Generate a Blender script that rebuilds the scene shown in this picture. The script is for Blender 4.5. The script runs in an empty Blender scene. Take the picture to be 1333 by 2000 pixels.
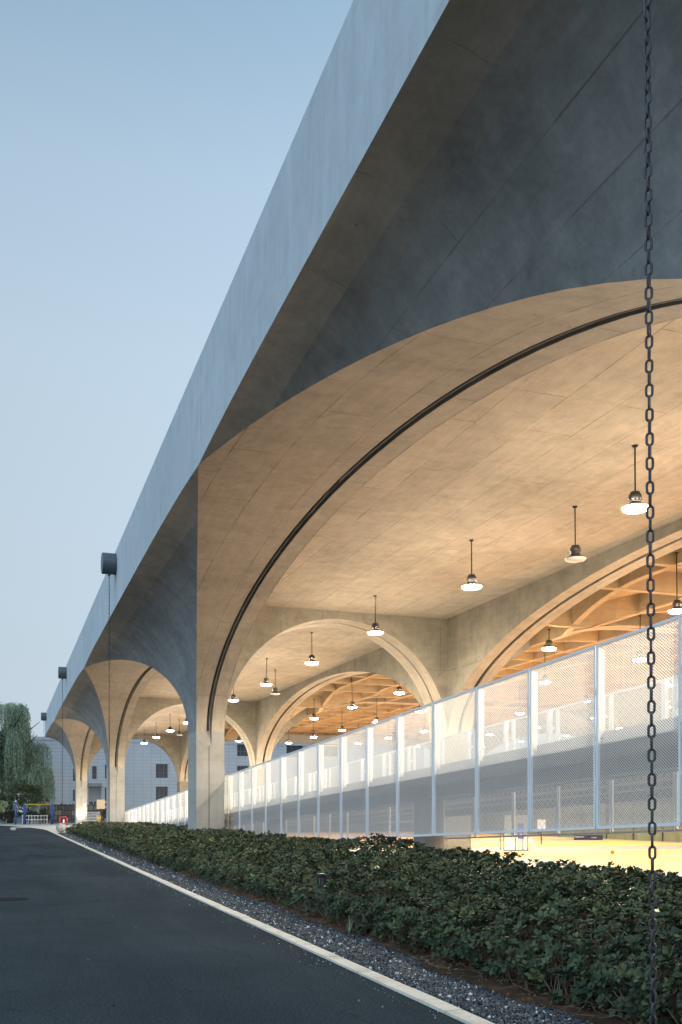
import bpy, math, random
import numpy as np
from mathutils import Vector, Matrix
rad = math.radians
S = bpy.context.scene
COL = S.collection
rnd = random.Random(7)
rng = np.random.default_rng(11)
# ------------------------------------------------------------------ camera, world, sun, exposure
EYE = 1.6
TH = math.atan(659 / 1903.0)
cam_d = bpy.data.cameras.new("camera"); cam = bpy.data.objects.new("camera", cam_d); COL.objects.link(cam)
cam.location = (0, 0, EYE); cam.rotation_euler = (rad(90), 0, -TH)
cam_d.sensor_fit = 'HORIZONTAL'; cam_d.sensor_width = 36; cam_d.lens = 36 * 1903 / 1333.0
cam_d.shift_y = 583 / 1333.0; cam_d.clip_start = 0.1; cam_d.clip_end = 3000
S.camera = cam
S.view_settings.view_transform = 'Standard'; S.view_settings.look = 'None'
S.view_settings.exposure = 0.0; S.view_settings.gamma = 1
S.view_settings.use_curve_mapping = False

def world():
    w = bpy.data.worlds.new("World"); S.world = w; w.use_nodes = True
    nt = w.node_tree; N = nt.nodes; L = nt.links; N.clear()
    out = N.new('ShaderNodeOutputWorld'); bg = N.new('ShaderNodeBackground'); L.new(bg.outputs[0], out.inputs[0])
    tc = N.new('ShaderNodeTexCoord'); sx = N.new('ShaderNodeSeparateXYZ'); L.new(tc.outputs['Generated'], sx.inputs[0])
    r = N.new('ShaderNodeValToRGB'); L.new(sx.outputs['Z'], r.inputs[0])
    e = r.color_ramp.elements
    e[0].position = 0.0; e[0].color = (.60, .71, .795, 1)
    e[1].position = 1.0; e[1].color = (.11, .21, .33, 1)
    for p, c in ((.10, (.60, .715, .815)), (.26, (.59, .72, .84)), (.42, (.55, .695, .83)), (.54, (.46, .615, .775)), (.65, (.31, .47, .635))):
        k = e.new(p); k.color = c + (1,)
    # west side of the sky, behind and left of the viewer, still holds the dusk glow
    dot = N.new('ShaderNodeVectorMath'); dot.operation = 'DOT_PRODUCT'; L.new(tc.outputs['Generated'], dot.inputs[0])
    dot.inputs[1].default_value = Vector((-.62, -.35, .75)).normalized()
    mr = N.new('ShaderNodeMapRange'); L.new(dot.outputs['Value'], mr.inputs[0])
    mr.inputs[1].default_value = .25; mr.inputs[2].default_value = 1; mr.inputs[3].default_value = 1.0; mr.inputs[4].default_value = 2.5
    mx = N.new('ShaderNodeVectorMath'); mx.operation = 'SCALE'; 
    d2 = N.new('ShaderNodeVectorMath'); d2.operation = 'DOT_PRODUCT'; L.new(tc.outputs['Generated'], d2.inputs[0]); d2.inputs[1].default_value = (.945, -.327, 0)
    m2 = N.new('ShaderNodeMapRange'); L.new(d2.outputs['Value'], m2.inputs[0]); m2.inputs[1].default_value = -.35; m2.inputs[2].default_value = .1; m2.inputs[3].default_value = .88; m2.inputs[4].default_value = 1.06
    s2 = N.new('ShaderNodeVectorMath'); s2.operation = 'SCALE'; L.new(r.outputs[0], s2.inputs[0]); L.new(m2.outputs[0], s2.inputs['Scale'])
    L.new(s2.outputs[0], mx.inputs[0]); L.new(mr.outputs[0], mx.inputs['Scale'])
    sky = N.new('ShaderNodeTexSky'); sky.sky_type = 'NISHITA'; sky.sun_disc = False
    sky.sun_elevation = rad(6); sky.sun_rotation = rad(235); 
    sc = N.new('ShaderNodeVectorMath'); sc.operation = 'SCALE'; L.new(sky.outputs[0], sc.inputs[0]); sc.inputs['Scale'].default_value = .004
    ad = N.new('ShaderNodeVectorMath'); ad.operation = 'ADD'; L.new(mx.outputs[0], ad.inputs[0]); L.new(sc.outputs[0], ad.inputs[1])
    L.new(ad.outputs[0], bg.inputs[0]); bg.inputs[1].default_value = 1.0
world()
sun_d = bpy.data.lights.new("sun", 'SUN'); sun = bpy.data.objects.new("sun", sun_d); COL.objects.link(sun)
sun_d.energy = 0.8; sun_d.angle = rad(40); sun_d.color = (.50, .75, 1.0)
sun.rotation_euler = Vector((-.62, -.30, .80)).to_track_quat('Z', 'Y').to_euler()
cy = S.cycles
cy.use_denoising = True
cy.max_bounces = 8; cy.diffuse_bounces = 5; cy.glossy_bounces = 3; cy.transmission_bounces = 4; cy.transparent_max_bounces = 24
cy.sample_clamp_indirect = 6; cy.caustics_reflective = False; cy.caustics_refractive = False
try: cy.use_light_tree = True
except Exception: pass

# ------------------------------------------------------------------ helpers
def link(o, parent=None):
    COL.objects.link(o)
    if parent is not None: o.parent = parent
    return o
def tag(o, label=None, cat=None, group=None, kind=None):
    if label: o["label"] = label
    if cat: o["category"] = cat
    if group: o["group"] = group
    if kind: o["kind"] = kind
    return o
def empty(name, loc=(0, 0, 0), rz=0, **k):
    o = bpy.data.objects.new(name, None); o.empty_display_size = .3; o.location = loc; o.rotation_euler = (0, 0, rz)
    link(o); return tag(o, **k)

class MB:
    def __init__(s): s.v = []; s.f = []; s.uv = []; s.m = []; s.mi = 0; s.sm = []; s.smooth = False
    def add(s, vs, fs, uvs=None):
        b = len(s.v); s.v += [tuple(p) for p in vs]
        for f in fs:
            s.f.append([b + i for i in f]); s.m.append(s.mi); s.sm.append(s.smooth)
            if uvs is None:
                p = [Vector(vs[i]) for i in f]
                n = (p[1] - p[0]).cross(p[2] - p[0])
                ax = max(range(3), key=lambda i: abs(n[i]))
                for q in p: s.uv.append(((q.y, q.z), (q.x, q.z), (q.x, q.y))[ax])
            else:
                for i in f: s.uv.append(uvs[i])
    def box(s, x0, x1, y0, y1, z0, z1):
        vs = [(x, y, z) for x in (x0, x1) for y in (y0, y1) for z in (z0, z1)]
        s.add(vs, [(0, 1, 3, 2), (4, 6, 7, 5), (0, 4, 5, 1), (2, 3, 7, 6), (0, 2, 6, 4), (1, 5, 7, 3)])
    def quad(s, a, b, c, d): s.add([a, b, c, d], [(0, 1, 2, 3)])
    def grid(s, P, U=None):
        r, c = len(P), len(P[0])
        vs = [p for row in P for p in row]
        us = [u for row in U for u in row] if U else None
        s.add(vs, [(i * c + j, i * c + j + 1, (i + 1) * c + j + 1, (i + 1) * c + j) for i in range(r - 1) for j in range(c - 1)], us)
    def tube(s, pts, r, n=8, caps=True):
        pts = [Vector(p) for p in pts]; rings = []; up = None
        rs = r if isinstance(r, (list, tuple)) else [r] * len(pts)
        for i, p in enumerate(pts):
            d = (pts[min(i + 1, len(pts) - 1)] - pts[max(i - 1, 0)]).normalized()
            if up is None: up = Vector((1, 0, 0)) if abs(d.x) < .8 else Vector((0, 1, 0))
            a = d.cross(up).normalized(); b = a.cross(d).normalized(); up = b
            rings.append([p + (a * math.cos(2 * math.pi * k / n) + b * math.sin(2 * math.pi * k / n)) * rs[i] for k in range(n)])
        vs = [q for g in rings for q in g]
        fs = [(i * n + k, i * n + (k + 1) % n, (i + 1) * n + (k + 1) % n, (i + 1) * n + k) for i in range(len(pts) - 1) for k in range(n)]
        if caps: fs += [tuple(range(n))[::-1], tuple((len(pts) - 1) * n + k for k in range(n))]
        s.add(vs, fs)
    def cyl(s, x, y, z0, z1, r0, r1=None, n=20):
        s.tube([(x, y, z0), (x, y, z1)], [r0, r0 if r1 is None else r1], n)
    def lathe(s, prof, c=(0, 0, 0), n=28):
        vs = []; 
        for r, z in prof:
            vs += [(c[0] + r * math.cos(2 * math.pi * k / n), c[1] + r * math.sin(2 * math.pi * k / n), c[2] + z) for k in range(n)]
        s.add(vs, [(i * n + k, i * n + (k + 1) % n, (i + 1) * n + (k + 1) % n, (i + 1) * n + k) for i in range(len(prof) - 1) for k in range(n)])
    def build(s, name, mats, parent=None, loc=None, smooth=None, **k):
        me = bpy.data.meshes.new(name); me.from_pydata(s.v, [], s.f)
        uvl = me.uv_layers.new(name="UVMap")
        uvl.data.foreach_set('uv', np.array(s.uv, np.float32).ravel())
        for m in (mats if isinstance(mats, (list, tuple)) else [mats]): me.materials.append(m)
        me.polygons.foreach_set('material_index', s.m)
        me.polygons.foreach_set('use_smooth', [bool(x) or bool(smooth) for x in s.sm])
        me.update()
        o = bpy.data.objects.new(name, me)
        if loc: o.location = loc
        link(o, parent); return tag(o, **k)

def copy_tree(o, parent=None, kids=None):
    c = o.copy(); COL.objects.link(c)
    if parent is not None: c.parent = parent
    for ch in (kids or KIDS)(o): copy_tree(ch, c, kids)
    return c
def KIDS(o): return [x for x in bpy.data.objects if x.parent is o]

def px(x, y, z=None, d=None, t=None):
    """photo pixel -> place (X, Y, Z): give the height z, the depth d or the Y of the plane t it lies in"""
    c, s_ = math.cos(TH), math.sin(TH); f = 1903.0
    if d is None and z is not None: d = f * (z - EYE) / (1583 - y)
    if d is None:
        r = (x - 666.5) / f            # right = r*d ; X = r d c + d s ; Y = d c - r d s
        d = t / (c - r * s_)
    R = (x - 666.5) / f * d
    return (R * c + d * s_, d * c - R * s_, EYE + (1583 - y) * d / f)

# ------------------------------------------------------------------ materials
def mat(name, base=(.5, .5, .5), rough=.8, metal=0, spec=.3):
    m = bpy.data.materials.new(name); m.use_nodes = True
    b = m.node_tree.nodes['Principled BSDF']
    b.inputs['Base Color'].default_value = tuple(base) + (1,); b.inputs['Roughness'].default_value = rough
    b.inputs['Metallic'].default_value = metal; b.inputs['Specular IOR Level'].default_value = spec
    return m
class NT:
    def __init__(s, m): s.t = m.node_tree; s.N = s.t.nodes; s.L = s.t.links; s.b = s.N['Principled BSDF']; s.tc = None
    def n(s, typ, ins={}, **kw):
        x = s.N.new('ShaderNode' + typ)
        for k, v in kw.items(): setattr(x, k, v)
        for k, v in ins.items():
            if hasattr(v, 'is_linked'): s.L.new(v, x.inputs[k])
            else: x.inputs[k].default_value = v
        return x
    def co(s, kind='Object', scale=(1, 1, 1)):
        if s.tc is None: s.tc = s.N.new('ShaderNodeTexCoord')
        return s.n('Mapping', {'Vector': s.tc.outputs[kind], 'Scale': scale}).outputs[0]
    def noise(s, vec, scale, detail=4, rough=.55, dist=0):
        return s.n('TexNoise', {'Vector': vec, 'Scale': scale, 'Detail': detail, 'Roughness': rough, 'Distortion': dist}).outputs[0]
    def rng(s, v, a, b, c, d):
        return s.n('MapRange', {0: v, 1: a, 2: b, 3: c, 4: d}).outputs[0]
    def math(s, op, a, b=0.0):
        return s.n('Math', {0: a, 1: b}, operation=op).outputs[0]
    def mix(s, f, a, b, blend='MIX'):
        x = s.n('Mix', {}, data_type='RGBA', blend_type=blend)
        for k, v in ((0, f), (6, a), (7, b)):
            if hasattr(v, 'is_linked'): s.L.new(v, x.inputs[k])
            else: x.inputs[k].default_value = (tuple(v) + (1,)) if isinstance(v, tuple) and len(v) == 3 else v
        return x.outputs[2]
    def ramp(s, f, stops):
        r = s.N.new('ShaderNodeValToRGB'); s.L.new(f, r.inputs[0]); e = r.color_ramp.elements
        while len(e) < len(stops): e.new(.5)
        for k, (p, c) in enumerate(stops): e[k].position = p; e[k].color = tuple(c) + (1,)
        return r.outputs[0]
    def color(s, c): s.L.new(c, s.b.inputs['Base Color'])
    def bump(s, h, st=.3, d=.01):
        s.L.new(s.n('Bump', {'Height': h, 'Strength': st, 'Distance': d}).outputs[0], s.b.inputs['Normal'])

def concrete(name, c=(.40, .38, .345), boards=True, bw=2.42, bh=.61, joint=.5, streak=.0, mott=1.0, off=.37):
    m = mat(name, c, .82, spec=.25); t = NT(m); ob = t.co(); uv = t.co('UV')
    big = t.noise(ob, .35, 5, .6, .4); med = t.noise(ob, 1.7, 6, .65, .6); fin = t.noise(ob, 14, 5, .7)
    f = t.math('ADD', t.math('MULTIPLY', big, .42), t.math('ADD', t.math('MULTIPLY', med, .40), t.math('MULTIPLY', fin, .18)))
    k = t.rng(f, .36, .64, 1 - .20 * mott, 1 + .12 * mott)
    if streak:
        st = t.noise(t.co('UV', (1.6, .16, 1)), 2.0, 5, .65, .2)
        k = t.math('MULTIPLY', k, t.rng(st, .35, .68, 1 - streak, 1 + streak * .5))
        gr = t.noise(t.co('UV', (9, .5, 1)), 1.0, 3, .6)
        k = t.math('MULTIPLY', k, t.rng(gr, .3, .7, 1 - streak * .35, 1 + streak * .3))
    else:
        st = t.noise(t.co('UV', (.45, 3.2, 1)), 1.5, 5, .65, .25)
        k = t.math('MULTIPLY', k, t.rng(st, .32, .7, .90, 1.06))
    # pour stains
    sp = t.noise(ob, .9, 7, .72, 1.2); stain = t.rng(sp, .56, .70, 0, 1)
    warm = t.mix(t.math('MULTIPLY', stain, .35), c, (c[0] * .66, c[1] * .60, c[2] * .52))
    col = warm
    if boards:
        wob = t.n('VectorMath', {0: uv, 1: t.n('Vector' + 'Math', {0: t.n('TexNoise', {'Vector': uv, 'Scale': .6, 'Detail': 2}).outputs[1], 'Scale': .02}, operation='SCALE').outputs[0]}, operation='ADD').outputs[0]
        br = t.n('TexBrick', {'Vector': wob, 'Color1': (0, 0, 0, 1), 'Color2': (1, 1, 1, 1), 'Mortar': (.5, .5, .5, 1), 'Scale': 1.0, 'Mortar Size': .012, 'Mortar Smooth': .3, 'Bias': 0.0, 'Brick Width': bw, 'Row Height': bh}, offset=off, offset_frequency=2, squash=1.0)
        tone = t.rng(br.outputs['Color'], 0, 1, .94, 1.04)
        k = t.math('MULTIPLY', k, tone)
        br2 = t.n('TexBrick', {'Vector': wob, 'Color1': (0, 0, 0, 1), 'Color2': (0, 0, 0, 1), 'Mortar': (1, 1, 1, 1), 'Scale': 1.0, 'Mortar Size': .006, 'Mortar Smooth': .3, 'Bias': 0.0, 'Brick Width': bw * 50, 'Row Height': bh / 4}, offset=.5)
        brk = t.rng(t.noise(ob, 1.1, 4, .7), .38, .58, .10, 1)
        jf = t.math('MULTIPLY', t.math('MULTIPLY', br.outputs['Fac'], brk), joint)
        jf2 = t.math('MULTIPLY', t.math('MULTIPLY', br2.outputs['Fac'], t.rng(t.noise(ob, 2.3, 3, .6), .5, .66, 0, 1)), joint * .2)
        jj = t.math('MAXIMUM', jf, jf2)
    vk = t.n('VectorMath', {0: col, 'Scale': k}, operation='SCALE').outputs[0]
    bug = t.n('TexVoronoi', {'Vector': ob, 'Scale': 2.2}).outputs[0]
    vk = t.mix(t.math('MULTIPLY', t.rng(bug, .035, .06, 1, 0), t.rng(t.noise(ob, 1.3, 3), .5, .56, 0, .55)), vk, (c[0] * .3, c[1] * .29, c[2] * .27))
    if boards: vk = t.mix(jj, vk, (c[0] * .32, c[1] * .31, c[2] * .29))
    t.color(vk)
    h = t.math('ADD', t.math('MULTIPLY', fin, .25), t.math('MULTIPLY', med, .6))
    if boards: h = t.math('SUBTRACT', h, t.math('MULTIPLY', jj, .8))
    t.bump(h, .55, .014)
    return m
M = {}
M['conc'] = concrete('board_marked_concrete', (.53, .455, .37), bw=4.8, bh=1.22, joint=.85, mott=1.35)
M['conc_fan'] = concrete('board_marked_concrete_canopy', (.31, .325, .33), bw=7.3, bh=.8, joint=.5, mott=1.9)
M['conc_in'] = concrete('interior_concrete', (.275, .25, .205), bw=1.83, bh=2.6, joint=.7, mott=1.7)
M['fascia'] = concrete('fascia_concrete', (.485, .535, .565), bw=9.7, bh=30, joint=.35, off=0.0, streak=.07, mott=.6)
M['shaft'] = concrete('column_shaft_concrete', (.42, .405, .375), bw=40, bh=1.22, joint=.25, streak=.07, mott=.8)
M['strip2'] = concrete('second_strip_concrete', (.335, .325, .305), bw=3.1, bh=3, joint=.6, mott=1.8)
M['strip'] = concrete('edge_strip_warm_lit_concrete', (.42, .38, .335), bw=2.4, bh=3, joint=.5, mott=1.5)  # warmer tone paints warm interior light onto the strip beside the fascia
M['dark_metal'] = mat('dark_painted_metal', (.035, .037, .04), .45, .3, .5)
M['pipe'] = mat('conduit_grey', (.04, .042, .045), .7, .0, .3)
M['zinc'] = mat('spout_dark_grey', (.10, .12, .14), .5, .3, .4)
t = NT(M['zinc']); t.color(t.mix(t.noise(t.co(), 6, 4), (.07, .085, .10), (.14, .165, .19)))
m = M['chain'] = mat('weathered_chain_steel', (.12, .13, .14), .55, .3, .4); t = NT(m)
t.color(t.mix(t.rng(t.noise(t.co(), 22, 5, .7), .45, .62, 0, 1), (.055, .068, .085), (.045, .034, .03))); t.bump(t.noise(t.co(), 120, 3), .4, .002)
M['white'] = mat('white_painted_steel', (.78, .81, .84), .45, 0, .4)
M['black'] = mat('black_plastic', (.02, .02, .02), .5)
M['glass'] = mat('dark_window_glass', (.03, .045, .06), .35, 0, .3)
def emis(name, col, st):
    m = mat(name, (.9, .9, .9)); b = m.node_tree.nodes['Principled BSDF']
    b.inputs['Emission Color'].default_value = col + (1,); b.inputs['Emission Strength'].default_value = st; return m
M['lamp'] = emis('lamp_diffuser_lit', (1.0, .88, .68), 720.0); M['lamp2'] = emis('aisle_lamp_diffuser_lit', (1.0, .86, .64), 1350.0)
M['glow_shade'] = emis('lit_translucent_shade', (1.0, .90, .74), 5.0); M['lamp_off'] = mat('lamp_diffuser_unlit', (.75, .75, .72), .4)
M['lamp_body'] = mat('lamp_grey_aluminium', (.10, .10, .10), .45, .6)

# perforated mesh
def perf(name, base, trl=.42):
    m = mat(name, base, .5, 0, .3); t = NT(m); sx = t.n('SeparateXYZ', {0: t.co('UV')})
    u = t.math('MULTIPLY', sx.outputs[0], 1 / .062); v = t.math('MULTIPLY', sx.outputs[1], 1 / .046)
    def c(x): return t.math('ABSOLUTE', t.math('SUBTRACT', t.math('FRACT', x), .5))
    hole = t.math('LESS_THAN', t.math('MAXIMUM', c(t.math('ADD', u, v)), c(t.math('SUBTRACT', u, v))), .345)
    tr = t.n('BsdfTransparent'); mx = t.n('MixShader', {0: hole}); tl = t.n('BsdfTranslucent', {'Color': (.84, .84, .82, 1)}); m1 = t.n('MixShader', {0: trl})
    t.L.new(t.b.outputs[0], m1.inputs[1]); t.L.new(tl.outputs[0], m1.inputs[2]); t.L.new(m1.outputs[0], mx.inputs[1]); t.L.new(tr.outputs[0], mx.inputs[2])
    out = [n for n in t.N if n.type == 'OUTPUT_MATERIAL'][0]; t.L.new(mx.outputs[0], out.inputs[0])
    return m
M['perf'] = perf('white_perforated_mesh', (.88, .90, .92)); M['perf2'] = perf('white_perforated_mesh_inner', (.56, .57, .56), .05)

# asphalt, kerb, gravel bed, soil, paving, court
m = M['asphalt'] = mat('asphalt', (.05, .052, .055), .95, 0, .0); t = NT(m); o_ = t.co()
a_ = t.noise(o_, 48, 6, .9); b_ = t.noise(o_, .25, 5, .6); c_ = t.noise(t.co('Object', (1, .15, 1)), .9, 4, .6, .5); sp_ = t.n('TexVoronoi', {'Vector': o_, 'Scale': 130}).outputs[0]
k_ = t.math('MULTIPLY', t.rng(a_, .36, .64, .25, 2.0), t.math('MULTIPLY', t.rng(b_, .35, .65, .86, 1.12), t.rng(c_, .35, .65, .90, 1.10)))
t.color(t.mix(t.math('MULTIPLY', t.rng(sp_, .0, .10, 1, 0), t.rng(t.noise(o_, 37, 2), .58, .68, 0, .7)), t.n('VectorMath', {0: (.035, .044, .050), 'Scale': k_}, operation='SCALE').outputs[0], (.12, .13, .13)))
ck = t.n('TexVoronoi', {'Vector': t.n('VectorMath', {0: t.co('Object', (.35, .12, 1)), 1: t.n('VectorMath', {0: t.n('TexNoise', {'Vector': o_, 'Scale': 1.3, 'Detail': 5}).outputs[1], 'Scale': .35}, operation='SCALE').outputs[0]}, operation='ADD').outputs[0], 'Scale': 1.0}, feature='DISTANCE_TO_EDGE').outputs[0]
ckm = t.math('MULTIPLY', t.rng(ck, 0, .006, 1, 0), t.rng(t.noise(o_, .5, 3), .48, .62, 0, .55))
old = t.b.inputs['Base Color'].links[0].from_socket
c2 = t.mix(ckm, old, (.010, .012, .014))
grit = t.n('TexVoronoi', {'Vector': o_, 'Scale': 9.0}).outputs[0]
c3 = t.mix(t.math('MULTIPLY', t.rng(grit, .02, .045, 1, 0), t.rng(t.noise(o_, 1.7, 3), .52, .6, 0, .8)), c2, (.13, .125, .11))
stn = t.rng(t.noise(o_, .8, 6, .7, 1.5), .58, .72, 0, .45)
t.color(t.mix(stn, c3, (.013, .017, .020)))
t.bump(t.math('ADD', a_, t.math('MULTIPLY', ckm, -2.0)), .55, .004)
m = M['kerb'] = mat('kerb_concrete', (.56, .52, .45), .8); t = NT(m)
t.color(t.n('VectorMath', {0: t.mix(t.rng(t.noise(t.co(), 3, 6, .7, 1), .48, .68, 0, .75), (.56, .52, .45), (.34, .30, .23)), 'Scale': t.rng(t.noise(t.co(), 50, 5, .7), .3, .7, .86, 1.12)}, operation='SCALE').outputs[0]); t.bump(t.noise(t.co(), 90, 3), .3, .003)
m = M['soil'] = mat('reddish_soil', (.10, .06, .04), .95, 0, .1); t = NT(m)
t.color(t.mix(t.rng(t.noise(t.co(), 4, 6, .75, .5), .35, .65, 0, 1), (.045, .030, .022), (.15, .082, .047))); t.bump(t.noise(t.co(), 18, 6, .75), 1, .05)
m = M['gravelbed'] = mat('gravel_bed', (.05, .06, .075), .8); t = NT(m)
t.color(t.mix(t.noise(t.co(), 60, 3), (.02, .025, .03), (.11, .13, .155))); t.bump(t.n('TexVoronoi', {'Vector': t.co(), 'Scale': 40}).outputs[0], 1, .02)
m = M['paving'] = mat('light_granite_paving', (.42, .40, .36), .7); t = NT(m)
br = t.n('TexBrick', {'Vector': t.co(), 'Color1': (.44, .42, .385, 1), 'Color2': (.40, .385, .35, 1), 'Mortar': (.26, .25, .22, 1), 'Scale': 1.0, 'Mortar Size': .008, 'Brick Width': 1.2, 'Row Height': .6})
t.color(t.n('VectorMath', {0: br.outputs[0], 'Scale': t.rng(t.noise(t.co(), 1.5, 5), .3, .7, .9, 1.1)}, operation='SCALE').outputs[0])
M['yard'] = mat('yard_ground', (.075, .08, .075), .9)
M['court_grey'] = mat('court_grey_coating', (.27, .26, .24), .55, 0, .3)
m = M['court'] = mat('court_orange_coating', (.74, .40, .09), .5, 0, .3); t = NT(m)
t.color(t.mix(t.noise(t.co(), .3, 4), (.78, .38, .09), (.82, .43, .12)))
M['line'] = mat('court_line_paint', (.8, .8, .76), .5)
m = M['leaf'] = mat('shrub_leaf', (.06, .09, .03), .6, 0, .10); t = NT(m)
at = t.n('Attribute', {}, attribute_name='tone')
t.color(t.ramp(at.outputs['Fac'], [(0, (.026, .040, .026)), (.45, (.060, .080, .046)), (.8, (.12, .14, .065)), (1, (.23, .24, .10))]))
t.b.inputs['Transmission Weight'].default_value = 0
m = M['willow'] = mat('willow_leaf', (.08, .11, .05), .6, 0, .25); t = NT(m); at = t.n('Attribute', {}, attribute_name='tone')
t.color(t.ramp(at.outputs['Fac'], [(0, (.14, .19, .13)), (.5, (.25, .32, .21)), (1, (.36, .42, .28))]))  # leaf tones paled so the colour carries distance haze
M['twig'] = mat('twig_bark', (.14, .10, .07), .9); M['bark'] = mat('dark_bark', (.07, .06, .05), .95)
m = M['stone'] = mat('crushed_stone', (.09, .11, .14), .65, 0, .4); t = NT(m); at = t.n('Attribute', {}, attribute_name='tone')
t.color(t.ramp(at.outputs['Fac'], [(0, (.015, .02, .025)), (.5, (.062, .075, .088)), (.85, (.18, .20, .22)), (1, (.6, .61, .6))]))
M['dryleaf'] = mat('dry_leaf', (.16, .10, .055), .8)

# ------------------------------------------------------------------ dimensions of the pavilion
P = 34.85; T0 = 5.45; A = 4.35; C = 7.40; XI = 8.56; X2 = 18.64; X3 = 19.80; X4 = 53.2; X5 = 54.4
HW = .95; HB = P / 2; ZS = 4.8; R = 4.97; ZC = 10.10; ZT = 12.27; TEND = 114.05
ZP = -1.0   # level of the sunken court
TC = [T0 + P * k for k in range(-1, 4)]
NP = 26
PHI = [math.pi / 2 * i / NP for i in range(NP + 1)]

# ---- the concrete pavilion: one thing
pav = empty('concrete_pavilion', (A, 40, 0), label='long grey concrete canopy on arched flaring columns with a deep plain fascia', cat='pavilion')
def inv(o):  # keep world place when parented to the pavilion root
    o.matrix_parent_inverse = Matrix.Translation((-A, -40, 0)); return o
XG0, XG1 = 7.81, 8.03
def prof(end=False):
    out = []
    for p in PHI:
        H = (HW + (TEND - TC[-1] - HW) * (1 - math.cos(p))) if end else HB - (HB - HW) * math.cos(p)
        out.append((A + (C - A) * math.cos(p), H, ZS + R * math.sin(p)))
    return out
def bumpz(p, v): return .20 * math.sin(p) ** 6 * (1 - abs(v) ** 5)
def column(k):
    last = (k == len(TC) - 1); tc = TC[k]; b = MB()
    pr = prof(); pe = prof(True)
    # outward fan
    b.smooth = True; b.mi = 0
    for s, pf in ((-1, pr), (1, pe if last else pr)):
        rows = []; us = []; arc = 0; prev = None
        for i, (g, h, z) in enumerate(pf):
            if prev: arc += math.hypot(g - prev[0], z - prev[1])
            prev = (g, z); n = 14
            rows.append([(g, s * h * j / n, z + bumpz(PHI[i], j / n)) for j in range(n + 1)])
            us.append([(tc + s * h * j / n, ZS + arc) for j in range(n + 1)])
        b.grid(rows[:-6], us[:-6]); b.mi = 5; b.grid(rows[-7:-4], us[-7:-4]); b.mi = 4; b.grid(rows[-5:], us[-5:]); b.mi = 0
    b.smooth = False; b.mi = 2
    b.add([(C, -HW, ZP), (C, HW, ZP), (C, HW, ZS), (C, -HW, ZS)], [(0, 1, 2, 3)], [(-HW, ZP), (HW, ZP), (HW, ZS), (-HW, ZS)])
    for s, pf in ((-1, pr), (1, pe if last else pr)):
        H = [q[1] for q in pf]; Z = [q[2] for q in pf]; n = len(pf)
        arc = [0]
        for i in range(1, n): arc.append(arc[-1] + math.hypot(H[i] - H[i - 1], Z[i] - Z[i - 1]))
        nor = []
        for i in range(n):
            a, c = max(i - 1, 0), min(i + 1, n - 1)
            dh, dz = H[c] - H[a], Z[c] - Z[a]
            if i == 0: dh = 0
            if i == n - 1 and not last: dz = 0
            l = math.hypot(dh, dz); nor.append((-s * dz / l, dh / l))
        b.smooth = True; b.mi = 1
        def strip(xs, dep=(0, 0), i0=0):
            rows = []; us = []
            for i in range(i0, n):
                row = []; u = []
                for j in range(len(xs(i))):
                    x = xs(i)[j]; f = dep[0] if j == 0 else dep[1]
                    row.append((x, s * H[i] + nor[i][0] * f, Z[i] + nor[i][1] * f)); u.append((ZS + arc[i] + k * .7, x + f))
                rows.append(row); us.append(u)
            b.grid(rows, us)
        D = .11
        strip(lambda i: [pf[i][0] + (XG0 - pf[i][0]) * j / 4 for j in range(5)])
        strip(lambda i: [XG0, XG0], (0, D)); strip(lambda i: [XG0, XG1], (D, D)); strip(lambda i: [XG1, XG1], (D, 0))
        strip(lambda i: [XG1, XI])
        # shaft side faces below the springing, thin joint in the groove line
        b.smooth = False; b.mi = 2
        y = s * HW; xm = (XG0 + XG1) / 2
        zg = ZS - .55
        for x0, x1 in ((C, XG0), (XG1, XI)):
            b.add([(x0, y, zg), (x1, y, zg), (x1, y, ZS), (x0, y, ZS)], [(0, 1, 2, 3)], [(x0, zg), (x1, zg), (x1, ZS), (x0, ZS)])
        yi = y - s * .11
        b.add([(XG0, y, ZS), (XG0, yi, ZS), (XG1, yi, ZS), (XG1, y, ZS), (XG0, y, zg), (XG1, y, zg)], [(0, 1, 4), (1, 2, 5, 4), (2, 3, 5)])
        for x0, x1 in ((C, xm - .018), (xm + .018, XI)):
            b.add([(x0, y, ZP), (x1, y, ZP), (x1, y, zg), (x0, y, zg)], [(0, 1, 2, 3)], [(x0, ZP), (x1, ZP), (x1, zg), (x0, zg)])
        yj = y - s * .04; x0, x1 = xm - .018, xm + .018
        b.add([(x0, y, ZP), (x0, yj, ZP), (x1, yj, ZP), (x1, y, ZP), (x0, y, zg), (x0, yj, zg), (x1, yj, zg), (x1, y, zg)], [(0, 1, 5, 4), (1, 2, 6, 5), (2, 3, 7, 6)])
        # inner spandrel
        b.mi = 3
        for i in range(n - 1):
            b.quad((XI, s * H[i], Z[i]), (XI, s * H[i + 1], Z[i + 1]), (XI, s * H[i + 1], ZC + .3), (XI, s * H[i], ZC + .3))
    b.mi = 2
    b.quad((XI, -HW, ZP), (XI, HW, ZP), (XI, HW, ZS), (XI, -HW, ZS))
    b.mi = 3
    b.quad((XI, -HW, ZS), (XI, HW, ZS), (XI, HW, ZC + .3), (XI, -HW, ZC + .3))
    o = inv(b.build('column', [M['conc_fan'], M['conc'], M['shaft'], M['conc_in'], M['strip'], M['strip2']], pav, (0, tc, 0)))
    # conduit in the groove, a sub-part
    for s, pf in ((-1, pr), (1, pr)):
        if last and s == 1: continue
        c = MB(); c.smooth = True; c.tube([(XG0 + .075, s * (h - .02), z + .045) for g, h, z in pf], .045, 8)
        q = c.build('conduit', M['pipe'], o)
    return o
cols = [column(k) for k in range(len(TC))]

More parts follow.
